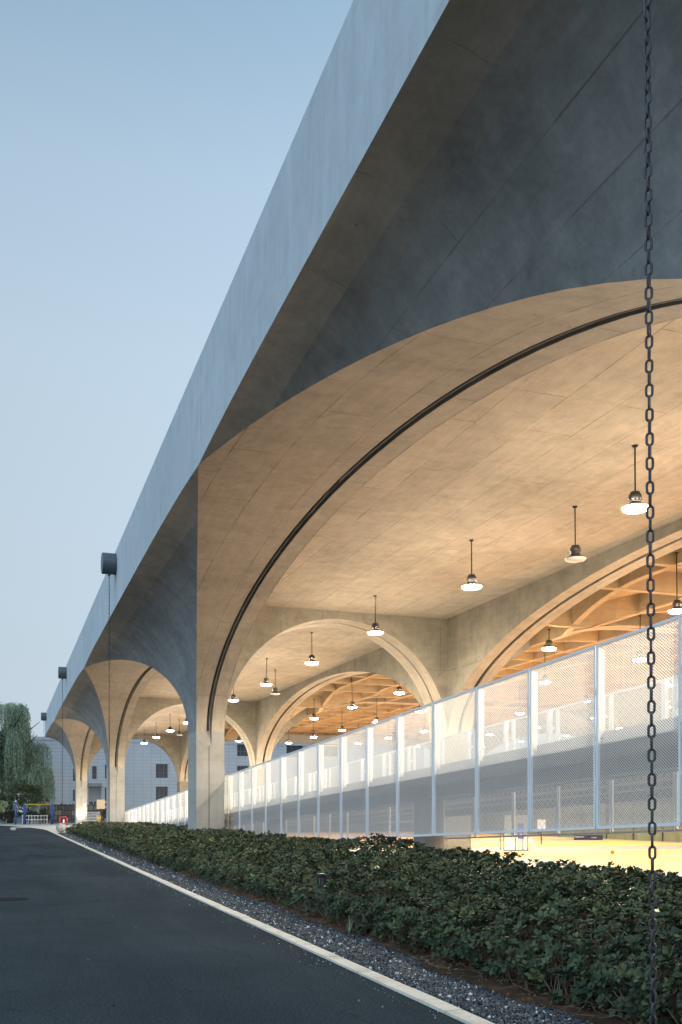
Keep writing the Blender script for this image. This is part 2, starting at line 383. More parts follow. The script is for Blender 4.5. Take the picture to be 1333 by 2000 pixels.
# fascia along the road, returning across the far end
def fz(y):
    k = round((y - T0) / P); v = abs(y - (T0 + P * k)) / HB
    if y > TC[-1]: v = (y - TC[-1]) / (TEND - TC[-1])
    return ZS + R + .20 * (1 - min(v, 1) ** 5)
ys = [TC[0] - HB + (TEND - TC[0] + HB) * i / 300 for i in range(301)]
b = MB()
b.grid([[(A, y, fz(y)) for y in ys], [(A, y, ZT) for y in ys]], [[(y, fz(y)) for y in ys], [(y, ZT) for y in ys]])
b.grid([[(A + .3, y, fz(y) + .02) for y in ys], [(A + .3, y, ZT) for y in ys]])
b.grid([[(A, y, ZT) for y in ys], [(A + .3, y, ZT) for y in ys]])
b.box(A + .3, X5, TEND - .3, TEND, ZS + R, ZT)
b.box(X5 - .3, X5, TC[0], TEND - .3, ZC + .35, ZT)
inv(b.build('fascia', M['fascia'], pav))
b = MB(); b.box(A + .3, X5 - .3, TC[0] - HB, TEND - .3, 11.6, 11.85); inv(b.build('roof', M['fascia'], pav))

def haunch(d): return ZS + 5.7 * math.sqrt(max(0, 1 - (max(0, 9.3 - d) / 9.3) ** 2))
def arch_wall(name, u0, u1, w0, w1, axis, ztop, groove=.16, mi=None, parent=None, zs=ZS, r=R, n=48, flat=False):
    b = MB(); c = (u0 + u1) / 2; hf = (u1 - u0) / 2
    pts = [(c - hf * math.cos(math.pi * i / n), zs + r * math.sin(math.pi * i / n)) for i in range(n + 1)]
    if flat:
        q = [9.3 * (1 - math.cos(math.pi / 2 * i / 20)) for i in range(21)]; us = [u0 + x for x in q] + [u0 + 9.3 + (hf - 9.3) * 2 * i / 8 for i in range(1, 8)] + [u1 - x for x in q[::-1]]
        pts = [(u, zs + 5.7 * math.sqrt(max(0, 1 - (max(0, 9.3 - min(u - u0, u1 - u)) / 9.3) ** 2))) for u in us]; n = len(pts) - 1
    def pt(u, w, z): return (u, w, z) if axis == 'x' else (w, u, z)
    for w in (w0, w1):
        for i in range(n):
            (a, za), (d, zd) = pts[i], pts[i + 1]
            b.quad(pt(a, w, za), pt(d, w, zd), pt(d, w, ztop), pt(a, w, ztop))
    arc = [0]
    for i in range(n): arc.append(arc[-1] + math.hypot(pts[i + 1][0] - pts[i][0], pts[i + 1][1] - pts[i][1]))
    nor = []
    for i in range(n + 1):
        if flat:
            a_, c_ = pts[max(i - 1, 0)], pts[min(i + 1, n)]; du, dz = c_[0] - a_[0], c_[1] - a_[1]; l = math.hypot(du, dz); nor.append((-dz / l, du / l)); continue
        e = math.pi * i / n; l = math.hypot(math.cos(e) / hf, math.sin(e) / r); nor.append((-math.cos(e) / hf / l, math.sin(e) / r / l))
    wm = (w0 + w1) / 2; g0, g1 = wm - groove / 2, wm + groove / 2; D = .12
    b.mi = 1; b.smooth = True
    for (wa, da), (wb, db) in (((w0, 0), (g0, 0)), ((g0, 0), (g0, D)), ((g0, D), (g1, D)), ((g1, D), (g1, 0)), ((g1, 0), (w1, 0))):
        b.grid([[pt(pts[i][0] + nor[i][0] * q, w, pts[i][1] + nor[i][1] * q) for w, q in ((wa, da), (wb, db))] for i in range(n + 1)],
               [[(arc[i], w + q) for w, q in ((wa, da), (wb, db))] for i in range(n + 1)])
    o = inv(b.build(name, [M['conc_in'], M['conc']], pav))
    c2 = MB(); c2.smooth = True; c2.tube([pt(pts[i][0] + nor[i][0] * .05, wm, pts[i][1] + nor[i][1] * .05) for i in range(n + 1)], .035, 6)
    q = c2.build('conduit', M['pipe']); q.parent = o; q.matrix_parent_inverse = Matrix.Identity(4)
    return o
for k, tc in enumerate(TC):
    if k > 0:
        arch_wall('transverse_arch', XI, X2, tc - HW, tc + HW, 'x', ZC + .3)
        arch_wall('hall_arch', X3, X4, tc - .6, tc + .6, 'x', 11.55, flat=True)
    for xa, xb in ((X2, X3), (X4, X5)):
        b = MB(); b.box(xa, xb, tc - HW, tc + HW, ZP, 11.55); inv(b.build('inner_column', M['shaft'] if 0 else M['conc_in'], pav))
    if k > 0 and k < len(TC):
        arch_wall('longitudinal_arch', TC[k - 1] + HW, tc - HW, X2, X3, 'y', 11.55)
        arch_wall('longitudinal_arch', TC[k - 1] + HW, tc - HW, X4, X5, 'y', 11.55)
        b = MB(); y0, y1 = TC[k - 1] + HW, tc - HW
        b.add([(XI, y0, ZC), (X2, y0, ZC), (X2, y1, ZC), (XI, y1, ZC)], [(0, 1, 2, 3)], [(y0, XI), (y0, X2), (y1, X2), (y1, XI)])
        b.box(XI, X2, y0, y1, ZC + .05, ZC + .45)
        inv(b.build('ceiling', M['conc'], pav))
b = MB(); b.box(XI, X3, TC[-1] + HW, TEND - .3, ZC + .3, ZC + .5); inv(b.build('ceiling', M['conc'], pav))

# ribbed hall ceiling, one grid per bay
M['conc_rib'] = concrete('rib_concrete', (.47, .365, .24), bw=4.2, bh=1.3, joint=.3)
NR = 10
def ribz(x, y, yc):
    return max(haunch(min(x - X3, X4 - x)), haunch(HB - abs(y - yc)))
for k in range(1, len(TC)):
    y0, y1 = TC[k - 1] + .6, TC[k] - .6; yc = (y0 + y1) / 2
    b = MB(); W = .15
    b.grid([[(X3 + (X4 - X3) * i / 60, y0 + (y1 - y0) * j / 60, ribz(X3 + (X4 - X3) * i / 60, y0 + (y1 - y0) * j / 60, yc) + .85) for i in range(61)] for j in range(61)])
    for i in range(1, NR):
        y = y0 + (y1 - y0) * i / NR; xs = [X3 + (X4 - X3) * j / 64 for j in range(65)]
        b.grid([[(x, y - W, ribz(x, y, yc) + .9) for x in xs], [(x, y - W, ribz(x, y, yc)) for x in xs]]); b.grid([[(x, y - W, ribz(x, y, yc)) for x in xs], [(x, y + W, ribz(x, y, yc)) for x in xs]]); b.grid([[(x, y + W, ribz(x, y, yc)) for x in xs], [(x, y + W, ribz(x, y, yc) + .9) for x in xs]])
        x = X3 + (X4 - X3) * i / NR; ty = [y0 + (y1 - y0) * j / 64 for j in range(65)]
        e = .012
        b.grid([[(x - W, q, ribz(x, q, yc) + .9) for q in ty], [(x - W, q, ribz(x, q, yc) + e) for q in ty]]); b.grid([[(x - W, q, ribz(x, q, yc) + e) for q in ty], [(x + W, q, ribz(x, q, yc) + e) for q in ty]]); b.grid([[(x + W, q, ribz(x, q, yc) + e) for q in ty], [(x + W, q, ribz(x, q, yc) + .9) for q in ty]])
    inv(b.build('ribbed_ceiling', M['conc_rib'], pav))

# spouts and rain chains
ordn = {1: ('nearest', 'foreground'), 2: ('second', ''), 3: ('third', ''), 4: ('farthest', '')}
def link_mesh():
    b = MB(); b.smooth = True; L, W_, r_ = .098, .057, .0092; pts = []
    hs = L / 2 - W_ / 2; rr = W_ / 2 - r_
    for i in range(9): a = math.pi * i / 8; pts.append((rr * math.cos(a), 0, hs + (W_ / 2 - r_) * math.sin(a)))
    for i in range(9): a = math.pi + math.pi * i / 8; pts.append((rr * math.cos(a), 0, -hs + (W_ / 2 - r_) * math.sin(a)))
    n = len(pts); V = []; 
    for i in range(n):
        p = Vector(pts[i]); d = (Vector(pts[(i + 1) % n]) - Vector(pts[i - 1])).normalized(); a = Vector((0, 1, 0)); c = d.cross(a)
        V += [p + (a * math.cos(2 * math.pi * k / 7) + c * math.sin(2 * math.pi * k / 7)) * r_ for k in range(7)]
    F = [(i * 7 + k, i * 7 + (k + 1) % 7, ((i + 1) % n) * 7 + (k + 1) % 7, ((i + 1) % n) * 7 + k) for i in range(n) for k in range(7)]
    return V, F
LV, LF = link_mesh()
def chain(tc, zb, label, lean=0.0, sc=1.0, x=4.08):
    b = MB(); b.smooth = True; z = 11.28; i = 0; pitch = .081 * sc; Vn = [Vector(v) for v in LV]
    r_ = random.Random(int(tc))
    while z > zb:
        tw = (0.45 if i % 2 == 0 else 0.45 + math.pi / 2) + r_.uniform(-.18, .18) + (.5 * math.sin(z * .5))
        tx = r_.uniform(-.03, .03); off = lean * (z - 1.6) / 10
        mtx = Matrix.Translation((x - off * .95, tc + off * .33, z)) @ Matrix.Rotation(tx, 4, 'X') @ Matrix.Rotation(tw, 4, 'Z') @ Matrix.Scale(sc, 4)
        b.add([mtx @ v for v in Vn], LF); z -= pitch; i += 1
    return tag(b.build('rain_chain', M['chain']), label, 'chain', 'rain chains hanging from the roof spouts')
labs = ['dark steel rain chain of big links hanging in the foreground at the right', 'steel rain chain dropping from the nearest visible round spout into the hedge beside the column',
        'thin rain chain ending at the stone ball by the pavement', 'farthest rain chain, under the last spout beside the willow']
SPT = [5.45, 40.8, 74.3, 109.6]
for i, tc in enumerate(SPT):
    chain(tc, (.03, .3, .12, .05)[i], labs[i], (.063 if i == 0 else 0), 1.0)
    b = MB(); b.smooth = True
    b.tube([(A + .02, tc, 11.70), (3.80, tc, 11.70)], .43, 40, caps=False)
    b.tube([(3.80, tc, 11.70), (3.78, tc, 11.70)], [.43, .40], 40, caps=False)
    b.smooth = False; b.lathe([(0.0, 0), (0.001, 0)], (3.9, tc, 11.7), 3)
    b.tube([(3.785, tc, 11.70), (3.83, tc, 11.70)], .405, 40)
    b.tube([(4.08, tc, 11.32), (4.08, tc, 11.2)], .05, 12)
    inv(b.build('drain_spout', M['zinc'], pav))

# ------------------------------------------------------------------ ground, road, beds
GY0, GY1 = -60.0, 111.5; PX0, PX1 = 9.35, 60.0
b = MB()
for x0, x1, y0, y1 in ((-700, PX0, -300, 900), (PX1, 900, -300, 900), (PX0, PX1, -300, GY0), (PX0, PX1, GY1, 900)):
    b.quad((x0, y0, -.03), (x1, y0, -.03), (x1, y1, -.03), (x0, y1, -.03))
b.quad((PX0, GY0, ZP), (PX1, GY0, ZP), (PX1, GY1, ZP), (PX0, GY1, ZP))
b.quad((PX0, GY0, ZP), (PX0, GY1, ZP), (PX0, GY1, -.03), (PX0, GY0, -.03)); b.quad((PX1, GY0, ZP), (PX1, GY1, ZP), (PX1, GY1, -.03), (PX1, GY0, -.03))
b.quad((PX0, GY1, ZP), (PX1, GY1, ZP), (PX1, GY1, -.03), (PX0, GY1, -.03))
b.build('ground', M['yard'], kind='structure')
K0, K1 = 3.27, 3.44
b = MB(); rows = []
b.quad((-40, -30, 0), (K0, -30, 0), (K0, 112, 0), (-40, 112, 0)); b.build('road', M['asphalt'], kind='structure')
b = MB(); y = -6.0; 
while y < 96:
    l = .982; x0 = K0; 
    dx = 0 if y < 80 else -.0048 * (y - 80) ** 2
    dx2 = 0 if y + 1 < 80 else -.0048 * (y + 1 - 80) ** 2
    z = .022 + rnd.uniform(-.003, .003)
    b.add([(K0 + dx, y, -.02), (K1 + dx, y, -.02), (K1 + dx2, y + l, -.02), (K0 + dx2, y + l, -.02), (K0 + dx + .006, y, z), (K1 + dx - .006, y, z), (K1 + dx2 - .006, y + l, z), (K0 + dx2 + .006, y + l, z)],
          [(4, 5, 6, 7), (0, 1, 5, 4), (1, 2, 6, 5), (2, 3, 7, 6), (3, 0, 4, 7)])
    y += .998
b.build('kerb', M['kerb'], kind='structure')
b = MB(); b.quad((K1, -30, -.012), (4.35, -30, -.012), (4.35, 69.5, -.012), (K1, 69.5, -.012)); b.build('gravel_strip_bed', M['gravelbed'], kind='structure')
# soil with a little relief
xs = np.linspace(3.95, PX0 - .02, 28); yy = np.linspace(-4, 70, 260); b = MB()
def soilz(x, y): return .012 + .05 * min(1, (x - 3.95) / .8) + .022 * math.sin(3.1 * x + 1.7 * y) * math.sin(1.3 * y - x) + (.02 * math.sin(9 * y + 3 * x) if x > 4.05 else 0) - (.03 if x < 4.0 else 0)
b.grid([[(x + (.12 * math.sin(y * 1.3) + .07 * math.sin(y * 4.1) + .1 * min(1, max(0, (y - 6) / 8)) if x < 4.1 else 0), y, soilz(x, y)) for x in xs] for y in yy]); b.smooth = True
b.build('planting_bed', M['soil'], kind='structure', smooth=True)
b = MB(); b.add([(K1 + .002, 70, .01), (PX0 - .01, 70, .01), (PX0 - .01, 111.4, .01), (PX0 - .01, 119, .01), (-1.5, 119, .01), (-1.5, 112.2, .01), (2.0, 97, .01), (3.1, 86, .01), (K1 + .002, 80, .01)], [(0, 1, 2, 3, 4, 5, 6, 7, 8)])
b.build('plaza_paving', M['paving'], kind='structure')
b = MB(); b.quad((-60, 112, .004), (-1.6, 112, .004), (-1.6, 119, .004), (-60, 119, .004)); b.quad((-60, 119.01, .006), (PX0, 119.01, .006), (PX0, 134, .006), (-60, 134, .006)); b.quad((PX0 + .01, 111.7, .006), (70, 111.7, .006), (70, 134, .006), (PX0 + .01, 134, .006))
b.build('far_pavement', M['paving'], kind='structure')
# road arrow
def ar(x, y): p = px(x, y, z=0.006); return (p[0], p[1], .006)
b = MB(); b.add([ar(23, 1616.4), ar(56, 1615.4), ar(56, 1616.6), ar(30, 1617.8)], [(0, 1, 2, 3)]); b.add([ar(19, 1618.0), ar(22, 1621.5), ar(30, 1621.8), ar(31, 1617.8), ar(23, 1616.4)], [(0, 1, 2, 3, 4)])
b.build('road_marking', mat('worn_road_paint', (.30, .31, .31), .7), kind='structure')
# manhole covers
for (x, y, r_, lab) in ((20, 1757, .33, 'round manhole cover set in the near asphalt at the left edge'), (68, 1672, .33, 'round manhole cover farther along the dark road')):
    p = px(x, y, z=0); b = MB()
    b.lathe([(r_, .003), (r_ - .03, .008), (r_ - .035, .003), (r_ - .045, .003), (r_ - .05, .007), (0.001, .007)], (p[0], p[1], 0), 40)
    for i in range(-4, 5): b.box(p[0] + i * .06 - .01, p[0] + i * .06 + .01, p[1] - .2, p[1] + .2, .007, .011)
    tag(b.build('manhole_cover', M['cover'] if 'cover' in M else M.setdefault('cover', mat('cast_iron', (.014, .018, .021), .9, 0, .05))), lab, 'manhole cover')
# stone ball by the chain
p = px(119, 1627, z=0); b = MB(); b.smooth = True; rb = .34
b.lathe([(rb * math.sin(math.pi * i / 20) + .0005, rb - rb * math.cos(math.pi * i / 20)) for i in range(21)], (0, 0, 0), 32)
m = mat('mottled_granite', (.42, .40, .37), .7); t = NT(m); t.color(t.mix(t.rng(t.noise(t.co(), 3, 5, .7), .42, .6, 0, 1), (.45, .43, .40), (.22, .22, .23)))
tag(b.build('stone_ball', m, None, (p[0], p[1], .01)), 'mottled grey granite ball on the pavement by the kerb', 'stone ball')

# court
b = MB()
def rect(x0, x1, y0, y1, z): b.quad((x0, y0, z), (x1, y0, z), (x1, y1, z), (x0, y1, z))
z0 = ZP + .006
rect(26.7, 50.2, -8, 54, z0); rect(26.7, 50.2, 60.5, 72, z0); rect(26.7, 50.2, 78, 106, z0); 
b.build('court', M['court'], kind='structure')
b = MB(); b.quad((PX0 + .05, -40, ZP + .003), (52, -40, ZP + .003), (52, 111.4, ZP + .003), (PX0 + .05, 111.4, ZP + .003)); b.build('court_surround', M['court_grey'], kind='structure')
b = MB(); z1 = ZP + .01
for (xa, xb, ya, yb) in ((27.6, 49.3, 12.0, 53.0), (27.6, 49.3, 61.2, 71.2)):
    w = .06
    rect(xa, xb, ya, ya + w, z1); rect(xa, xb, yb - w, yb, z1); rect(xa, xa + w, ya + w, yb - w, z1); rect(xb - w, xb, ya + w, yb - w, z1)
def arcl(cx, cy, r_, a0, a1, n=40, w=.06):
    for i in range(n):
        p, q = a0 + (a1 - a0) * i / n, a0 + (a1 - a0) * (i + 1) / n
        b.quad((cx + r_ * math.cos(p), cy + r_ * math.sin(p), z1), (cx + r_ * math.cos(q), cy + r_ * math.sin(q), z1), (cx + (r_ - w) * math.cos(q), cy + (r_ - w) * math.sin(q), z1), (cx + (r_ - w) * math.cos(p), cy + (r_ - w) * math.sin(p), z1))
arcl(38.5, 53, 6.75, -math.pi, 0); arcl(38.5, 47.2, 1.8, -math.pi, math.pi); rect(36.0, 36.06, 47.2, 52.9, z1); rect(41, 41.06, 47.2, 52.9, z1); rect(36.06, 41, 47.2, 47.26, z1)
arcl(38.5, 32, 1.8, 0, 2 * math.pi); rect(27.7, 49.2, 32, 32.06, z1)
b.build('court_lines', M['line'], kind='structure')

# olive windscreen wall behind the court
m = M['olive'] = mat('olive_netting', (.16, .17, .11), .9, 0, .1); t = NT(m); t.color(t.n('VectorMath', {0: (.17, .18, .12), 'Scale': t.rng(t.noise(t.co('Object', (1, 2, .3)), 1.0, 4), .3, .7, .8, 1.2)}, operation='SCALE').outputs[0])
w = empty('court_screen', (52, 50, ZP), label='long olive netting screen closing the far side of the court', cat='screen')
b = MB(); b.box(52.0, 52.05, -20, 111, ZP, 4.6); o = b.build('netting', M['olive'], w); o.matrix_parent_inverse = Matrix.Translation((-52, -50, -ZP))
b = MB()
for i in range(34): b.tube([(51.93, -20 + 4 * i, ZP), (51.93, -20 + 4 * i, 4.7)], .05, 8)
for zz in (1.2, 2.4, 4.7): b.tube([(51.93, -20, zz), (51.93, 111, zz)], .04, 8)
o = b.build('frame', M['dark_metal'], w); o.matrix_parent_inverse = Matrix.Translation((-52, -50, -ZP))

# ------------------------------------------------------------------ the ramp and its mesh fences
SL = .0425
def rz(t, base): return base - SL * (t - 11.2)
XR0, XR1 = 9.06, 11.95
rt0, rt1 = -14.0, 79.0
M['ramp_conc'] = concrete('ramp_concrete', (.27, .305, .345), bw=3, bh=1.0, joint=.25)
rp = empty('ramp', (XR0, 11, 0), label='grey concrete ramp sloping down behind the white mesh fence', cat='ramp')
def rinv(o): o.matrix_parent_inverse = Matrix.Translation((-XR0, -11, 0)); return o
b = MB(); zt = 2.95
def pris(x0, x1, t0, t1, zl, zh, flo=None):
    a0, a1 = rz(t0, zl), rz(t1, zl); c0, c1 = rz(t0, zh), rz(t1, zh)
    b.add([(x0, t0, a0), (x1, t0, a0), (x1, t1, a1), (x0, t1, a1), (x0, t0, c0), (x1, t0, c0), (x1, t1, c1), (x0, t1, c1)], [(0, 1, 2, 3), (4, 5, 6, 7), (0, 1, 5, 4), (2, 3, 7, 6), (1, 2, 6, 5), (0, 3, 7, 4)])
pris(XR0 + .02, XR1 - .02, rt0, rt1, zt - .20, zt); rinv(b.build('slab', M['ramp_conc'], rp))
b = MB(); pris(XR1 - .25, XR1 - .03, rt0, rt1, zt - .46, zt - .203); pris(XR0 + 1.7, XR0 + 2.1, rt0, rt1, zt - .5, zt - .203); rinv(b.build('edge_beam', M['ramp_conc'], rp))
b = MB(); pris(XR1 + .5, XR1 + .6, rt0, rt1, zt - .55, zt - .50); pris(XR1 + .5, XR1 + .6, rt0, rt1, zt - .70, zt - .66); rinv(b.build('cable_tray', M['conc'], rp))
b = MB(); pris(XR1 + .62, XR1 + .9, rt0, rt1, zt - .88, zt - .30); rinv(b.build('edge_beam', M['dark_metal'], rp))
for tt in (-7.5, 8.4, 24.3, 40.2, 56.1):
    b = MB(); b.smooth = True; b.tube([(10.95, tt, ZP), (10.95, tt, rz(tt, zt - .5))], .41, 28); rinv(b.build('pier', M['shaft'], rp))
b = MB(); b.box(PX0 + .03, PX0 + .25, 27.5, 79, ZP, -.0 + .02); rinv(b.build('retaining_wall', M['shaft'], rp))

def fence(name, X, tb, htop, hbot, label, side, t_first, npan, postx):
    root = empty(name, (X, t_first, 0), label=label, cat='fence')
    pw = 2.067; w = 2.035; fr = .045
    H = htop - hbot
    def zz(y): return -SL * y
    # sheet
    bs = MB(); bs.add([(0, 0, hbot), (0, w, hbot + zz(w)), (0, w, htop + zz(w)), (0, 0, htop)], [(0, 1, 2, 3)], [(0, 0), (w, 0), (w, H), (0, H)])
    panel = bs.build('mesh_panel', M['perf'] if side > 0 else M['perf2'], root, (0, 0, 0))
    b2 = MB(); dep = .022
    def bar(y0, z0, y1, z1):
        if y0 == y1: b2.add([(x, y + q, z + zz(y)) for x in (-dep, dep) for (y, z) in ((y0, z0), (y0, z1)) for q in (0, fr)], [(0, 1, 3, 2), (4, 5, 7, 6), (0, 1, 5, 4), (2, 3, 7, 6), (0, 2, 6, 4), (1, 3, 7, 5)])
        else: b2.add([(x, y, z + q + zz(y)) for x in (-dep - .002, dep + .002) for (y, z) in ((y0, z0), (y1, z0)) for q in (0, fr)], [(0, 1, 3, 2), (4, 5, 7, 6), (0, 1, 5, 4), (2, 3, 7, 6), (0, 2, 6, 4), (1, 3, 7, 5)])
    bar(0, hbot, 0, htop); bar(w - fr, hbot, w - fr, htop); bar(0, hbot, w, hbot); bar(0, htop - fr, w, htop - fr)
    frame = b2.build('frame', M['white'], panel)
    b3 = MB(); b3.box(postx, postx + .09, .05, .16, hb(zt) - .1, htop - .05)
    b3.box(min(postx, 0) + .02, max(postx, 0) + (.0 if postx > 0 else -.02), .08, .13, htop - .5, htop - .45); b3.box(min(postx, 0) + .02, max(postx, 0) + (.0 if postx > 0 else -.02), .08, .13, hb(zt) + .1, hb(zt) + .15)
    for zq in (.25, .5, .75): b3.box(-.03, .03, -.028, .0, hbot + H * zq - .03, hbot + H * zq + .03)
    post = b3.build('post', M['white'], root)
    pans = [(panel, frame, post)]
    for i in range(1, npan):
        t = t_first + i * pw
        c = panel.copy(); COL.objects.link(c); c.parent = root; c.location = (0, i * pw, -SL * i * pw)
        f = frame.copy(); COL.objects.link(f); f.parent = c
        q = post.copy(); COL.objects.link(q); q.parent = root; q.location = (0, i * pw, -SL * i * pw)
    return root
tf = 13.30 - 2.067 * 4
def hb(base): return base - SL * (tf - 11.2)
fence('ramp_fence', 8.90, tf, hb(1.6 + 2.72), hb(1.6 - .21), 'white perforated mesh fence facing the hedge, sloping down along the ramp', 1, tf, 35, .10)
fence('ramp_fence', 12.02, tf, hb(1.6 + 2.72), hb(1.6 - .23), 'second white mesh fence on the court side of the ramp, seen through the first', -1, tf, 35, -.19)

# ------------------------------------------------------------------ lamps
def lamp(x, y, zc, zl, lit, label, group=None, proto={}):
    key = (lit, round(zc - zl, 2))
    if key not in proto:
        r = empty('pendant_lamp', (x, y, zc)); d = zc - zl
        b = MB(); b.smooth = True; b.tube([(0, 0, 0), (0, 0, -.04)], [.08, .05], 14); b.tube([(0, 0, -.03), (0, 0, -d + .42)], .019, 8); s = b.build('stem', M['black'], r)
        b = MB(); b.smooth = True
        b.lathe([(.001, -d + .44), (.11, -d + .43), (.125, -d + .37), (.15, -d + .36), (.16, -d + .25), (.13, -d + .24), (.13, -d + .19)], (0, 0, 0), 24)
        h = b.build('housing', M['lamp_body'], r)
        b = MB(); b.smooth = True
        b.lathe([(.13, -d + .20), (.16, -d + .15), (.235, -d + .095), (.295, -d + .065)], (0, 0, 0), 28)
        g = b.build('shade', M['lamp_body'], r)
        b = MB(); b.smooth = True
        b.lathe([(.297, -d + .065), (.296, -d + .052), (.26, -d + .01), (.16, -d - .012), (.001, -d - .018)], (0, 0, 0), 28)
        e = b.build('diffuser', (M['lamp2'] if zc == ZC else M['lamp']) if lit else M['lamp_off'], r)
        proto[key] = (r, [s, h, g, e]); o = r
    else:
        r, ch = proto[key]; o = r.copy(); COL.objects.link(o); o.location = (x, y, zc)
        for c in ch: q = c.copy(); COL.objects.link(q); q.parent = o
    o.rotation_euler = (rnd.uniform(-.025, .025), rnd.uniform(-.025, .025), rnd.uniform(0, 6))
    o["label"] = label; o["category"] = 'pendant lamp'
    if group: o["group"] = group
    return o
names = ['nearest', 'second', 'third', 'fourth', 'fifth', 'sixth', 'seventh', 'eighth', 'ninth', 'tenth', 'eleventh']
for k in list(range(11)) + [-1, -2, -3]:
    t = 19.2 + 8.4 * k
    lamp(13.9, t, ZC, 8.58, True, 'lit aisle lamp over the ramp, %s one past the right edge of the picture' % names[-1 - k] if k < 0 else 'lit pendant lamp, %s of the row under the smooth aisle ceiling' % names[k], 'lit lamps in the aisle row')
for (x, t, lab) in ((15.1, 23.6, 'unlit pendant lamp between the two nearest lit lamps'), (15.5, 56.9, 'unlit pendant lamp in the bay behind the big column'), (15.5, 91.0, 'unlit pendant lamp in the far bay')):
    lamp(x, t, ZC, 8.58, False, lab, 'unlit lamps in the aisle')
HR = 0
rown = ['first row inside the hall', 'second row inside the hall', 'third row inside the hall', 'fourth row inside the hall', 'deepest row of the hall']
for i, x in enumerate((22.2, 27.8, 35.0, 42.2, 49.4)):
    for k in [-2, -1] + list(range(11)):
        t = 19.9 + 8.4 * (k - 1) + (1.3 if i % 2 else 0)
        kk = min(max(int((t - T0) // P), 0), 2); yc = T0 + P * kk + HB; zc = ribz(x, t, yc) + .12 if t > T0 + .7 else 11.4
        zc = round(zc / .2) * .2; zl = min(8.5, zc - .8)
        lamp(x, t, zc, zl, True, ('lit hall lamp over the near court end, %s of the %s' % (('outermost', 'inner')[k + 2], rown[i]) if k < 0 else 'lit hall lamp under orange ribs, %s along the %s' % (names[k], rown[i])), 'lit lamps under the ribbed ceiling')

# ------------------------------------------------------------------ planting, gravel (many small faces, built with numpy)
def npmesh(name, V, F, mat_, tone=None, smooth=False, **k):
    """V (n,3); F (m,4) or (m,3) index arrays"""
    me = bpy.data.meshes.new(name); F = np.asarray(F); m_, w_ = F.shape
    me.vertices.add(len(V)); me.vertices.foreach_set('co', np.asarray(V, np.float32).ravel())
    me.loops.add(m_ * w_); me.loops.foreach_set('vertex_index', F.astype(np.int32).ravel())
    me.polygons.add(m_); me.polygons.foreach_set('loop_start', np.arange(m_, dtype=np.int32) * w_)
    if tone is not None:
        a = me.attributes.new('tone', 'FLOAT', 'POINT'); a.data.foreach_set('value', np.asarray(tone, np.float32))
    me.materials.append(mat_); me.update(calc_edges=True); me.validate()
    if smooth: me.polygons.foreach_set('use_smooth', [True] * m_)
    o = bpy.data.objects.new(name, me); link(o); return tag(o, **k)
def basis(n, spin):
    """rows of unit normals -> two tangents, spun"""
    n = n / np.linalg.norm(n, axis=1, keepdims=True)
    h = np.where(np.abs(n[:, 2:3]) > .9, np.array([[1., 0, 0]]), np.array([[0, 0, 1.]]))
    a = np.cross(h, n); a /= np.linalg.norm(a, axis=1, keepdims=True); b_ = np.cross(n, a)
    c, s_ = np.cos(spin)[:, None], np.sin(spin)[:, None]
    return a * c + b_ * s_, -a * s_ + b_ * c, n
LP = np.array([[0, 0, 0], [-.20, .42, .05], [.20, .42, .05], [-.25, .74, .02], [.25, .74, .02], [0, 1.0, -.07], [0, .5, -.015]])
LF_ = np.array([[0, 2, 6, 1], [6, 2, 4, 3], [3, 4, 5, 5]])
LFT = np.array([[0, 2, 6], [0, 6, 1], [6, 2, 4], [6, 4, 3], [6, 3, 1], [3, 4, 5]])
def leaves(base, dirn, nrm, size, wid=1.0):
    """one leaf per row: base point, growing direction, leaf normal"""
    d = dirn / np.linalg.norm(dirn, axis=1, keepdims=True)
    s_ = np.cross(d, nrm); s_ /= np.linalg.norm(s_, axis=1, keepdims=True) + 1e-9; n = np.cross(s_, d)
    V = base[:, None, :] + size[:, None, None] * (LP[None, :, 0:1] * wid * s_[:, None, :] + LP[None, :, 1:2] * d[:, None, :] + LP[None, :, 2:3] * n[:, None, :])
    k = len(base); F = (LFT[None] + 7 * np.arange(k)[:, None, None]).reshape(-1, 3)
    return V.reshape(-1, 3), F
def rosettes(cen, ax, size, nl, tone):
    VV = []; FF = []; TT = []; off = 0; k = len(cen)
    a, b_, n = basis(ax, rng.uniform(0, 6.28, k))
    for j in range(nl):
        an = 2.399963 * j + rng.normal(0, .18, k); el = (.15 + 1.1 * (j / nl)) + rng.normal(0, .16, k)
        r_ = a * np.cos(an)[:, None] + b_ * np.sin(an)[:, None]
        d = r_ * np.cos(el)[:, None] + n * np.sin(el)[:, None]; nr = n * np.cos(el)[:, None] - r_ * np.sin(el)[:, None]
        sz = size * rng.uniform(.75, 1.15, k) * (1.0 if j < nl * .6 else .72)
        V, F = leaves(cen + n * (size * .10)[:, None] * (j / nl), d, nr, sz)
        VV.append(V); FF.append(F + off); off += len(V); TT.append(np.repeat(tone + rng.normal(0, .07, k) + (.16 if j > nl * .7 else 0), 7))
    return np.concatenate(VV), np.concatenate(FF), np.concatenate(TT)
OV0 = np.array([[1, 0, 0], [-1, 0, 0], [0, 1, 0], [0, -1, 0], [0, 0, 1], [0, 0, -1]], float); OF0 = np.array([[0, 2, 4], [2, 1, 4], [1, 3, 4], [3, 0, 4], [2, 0, 5], [1, 2, 5], [3, 1, 5], [0, 3, 5]])
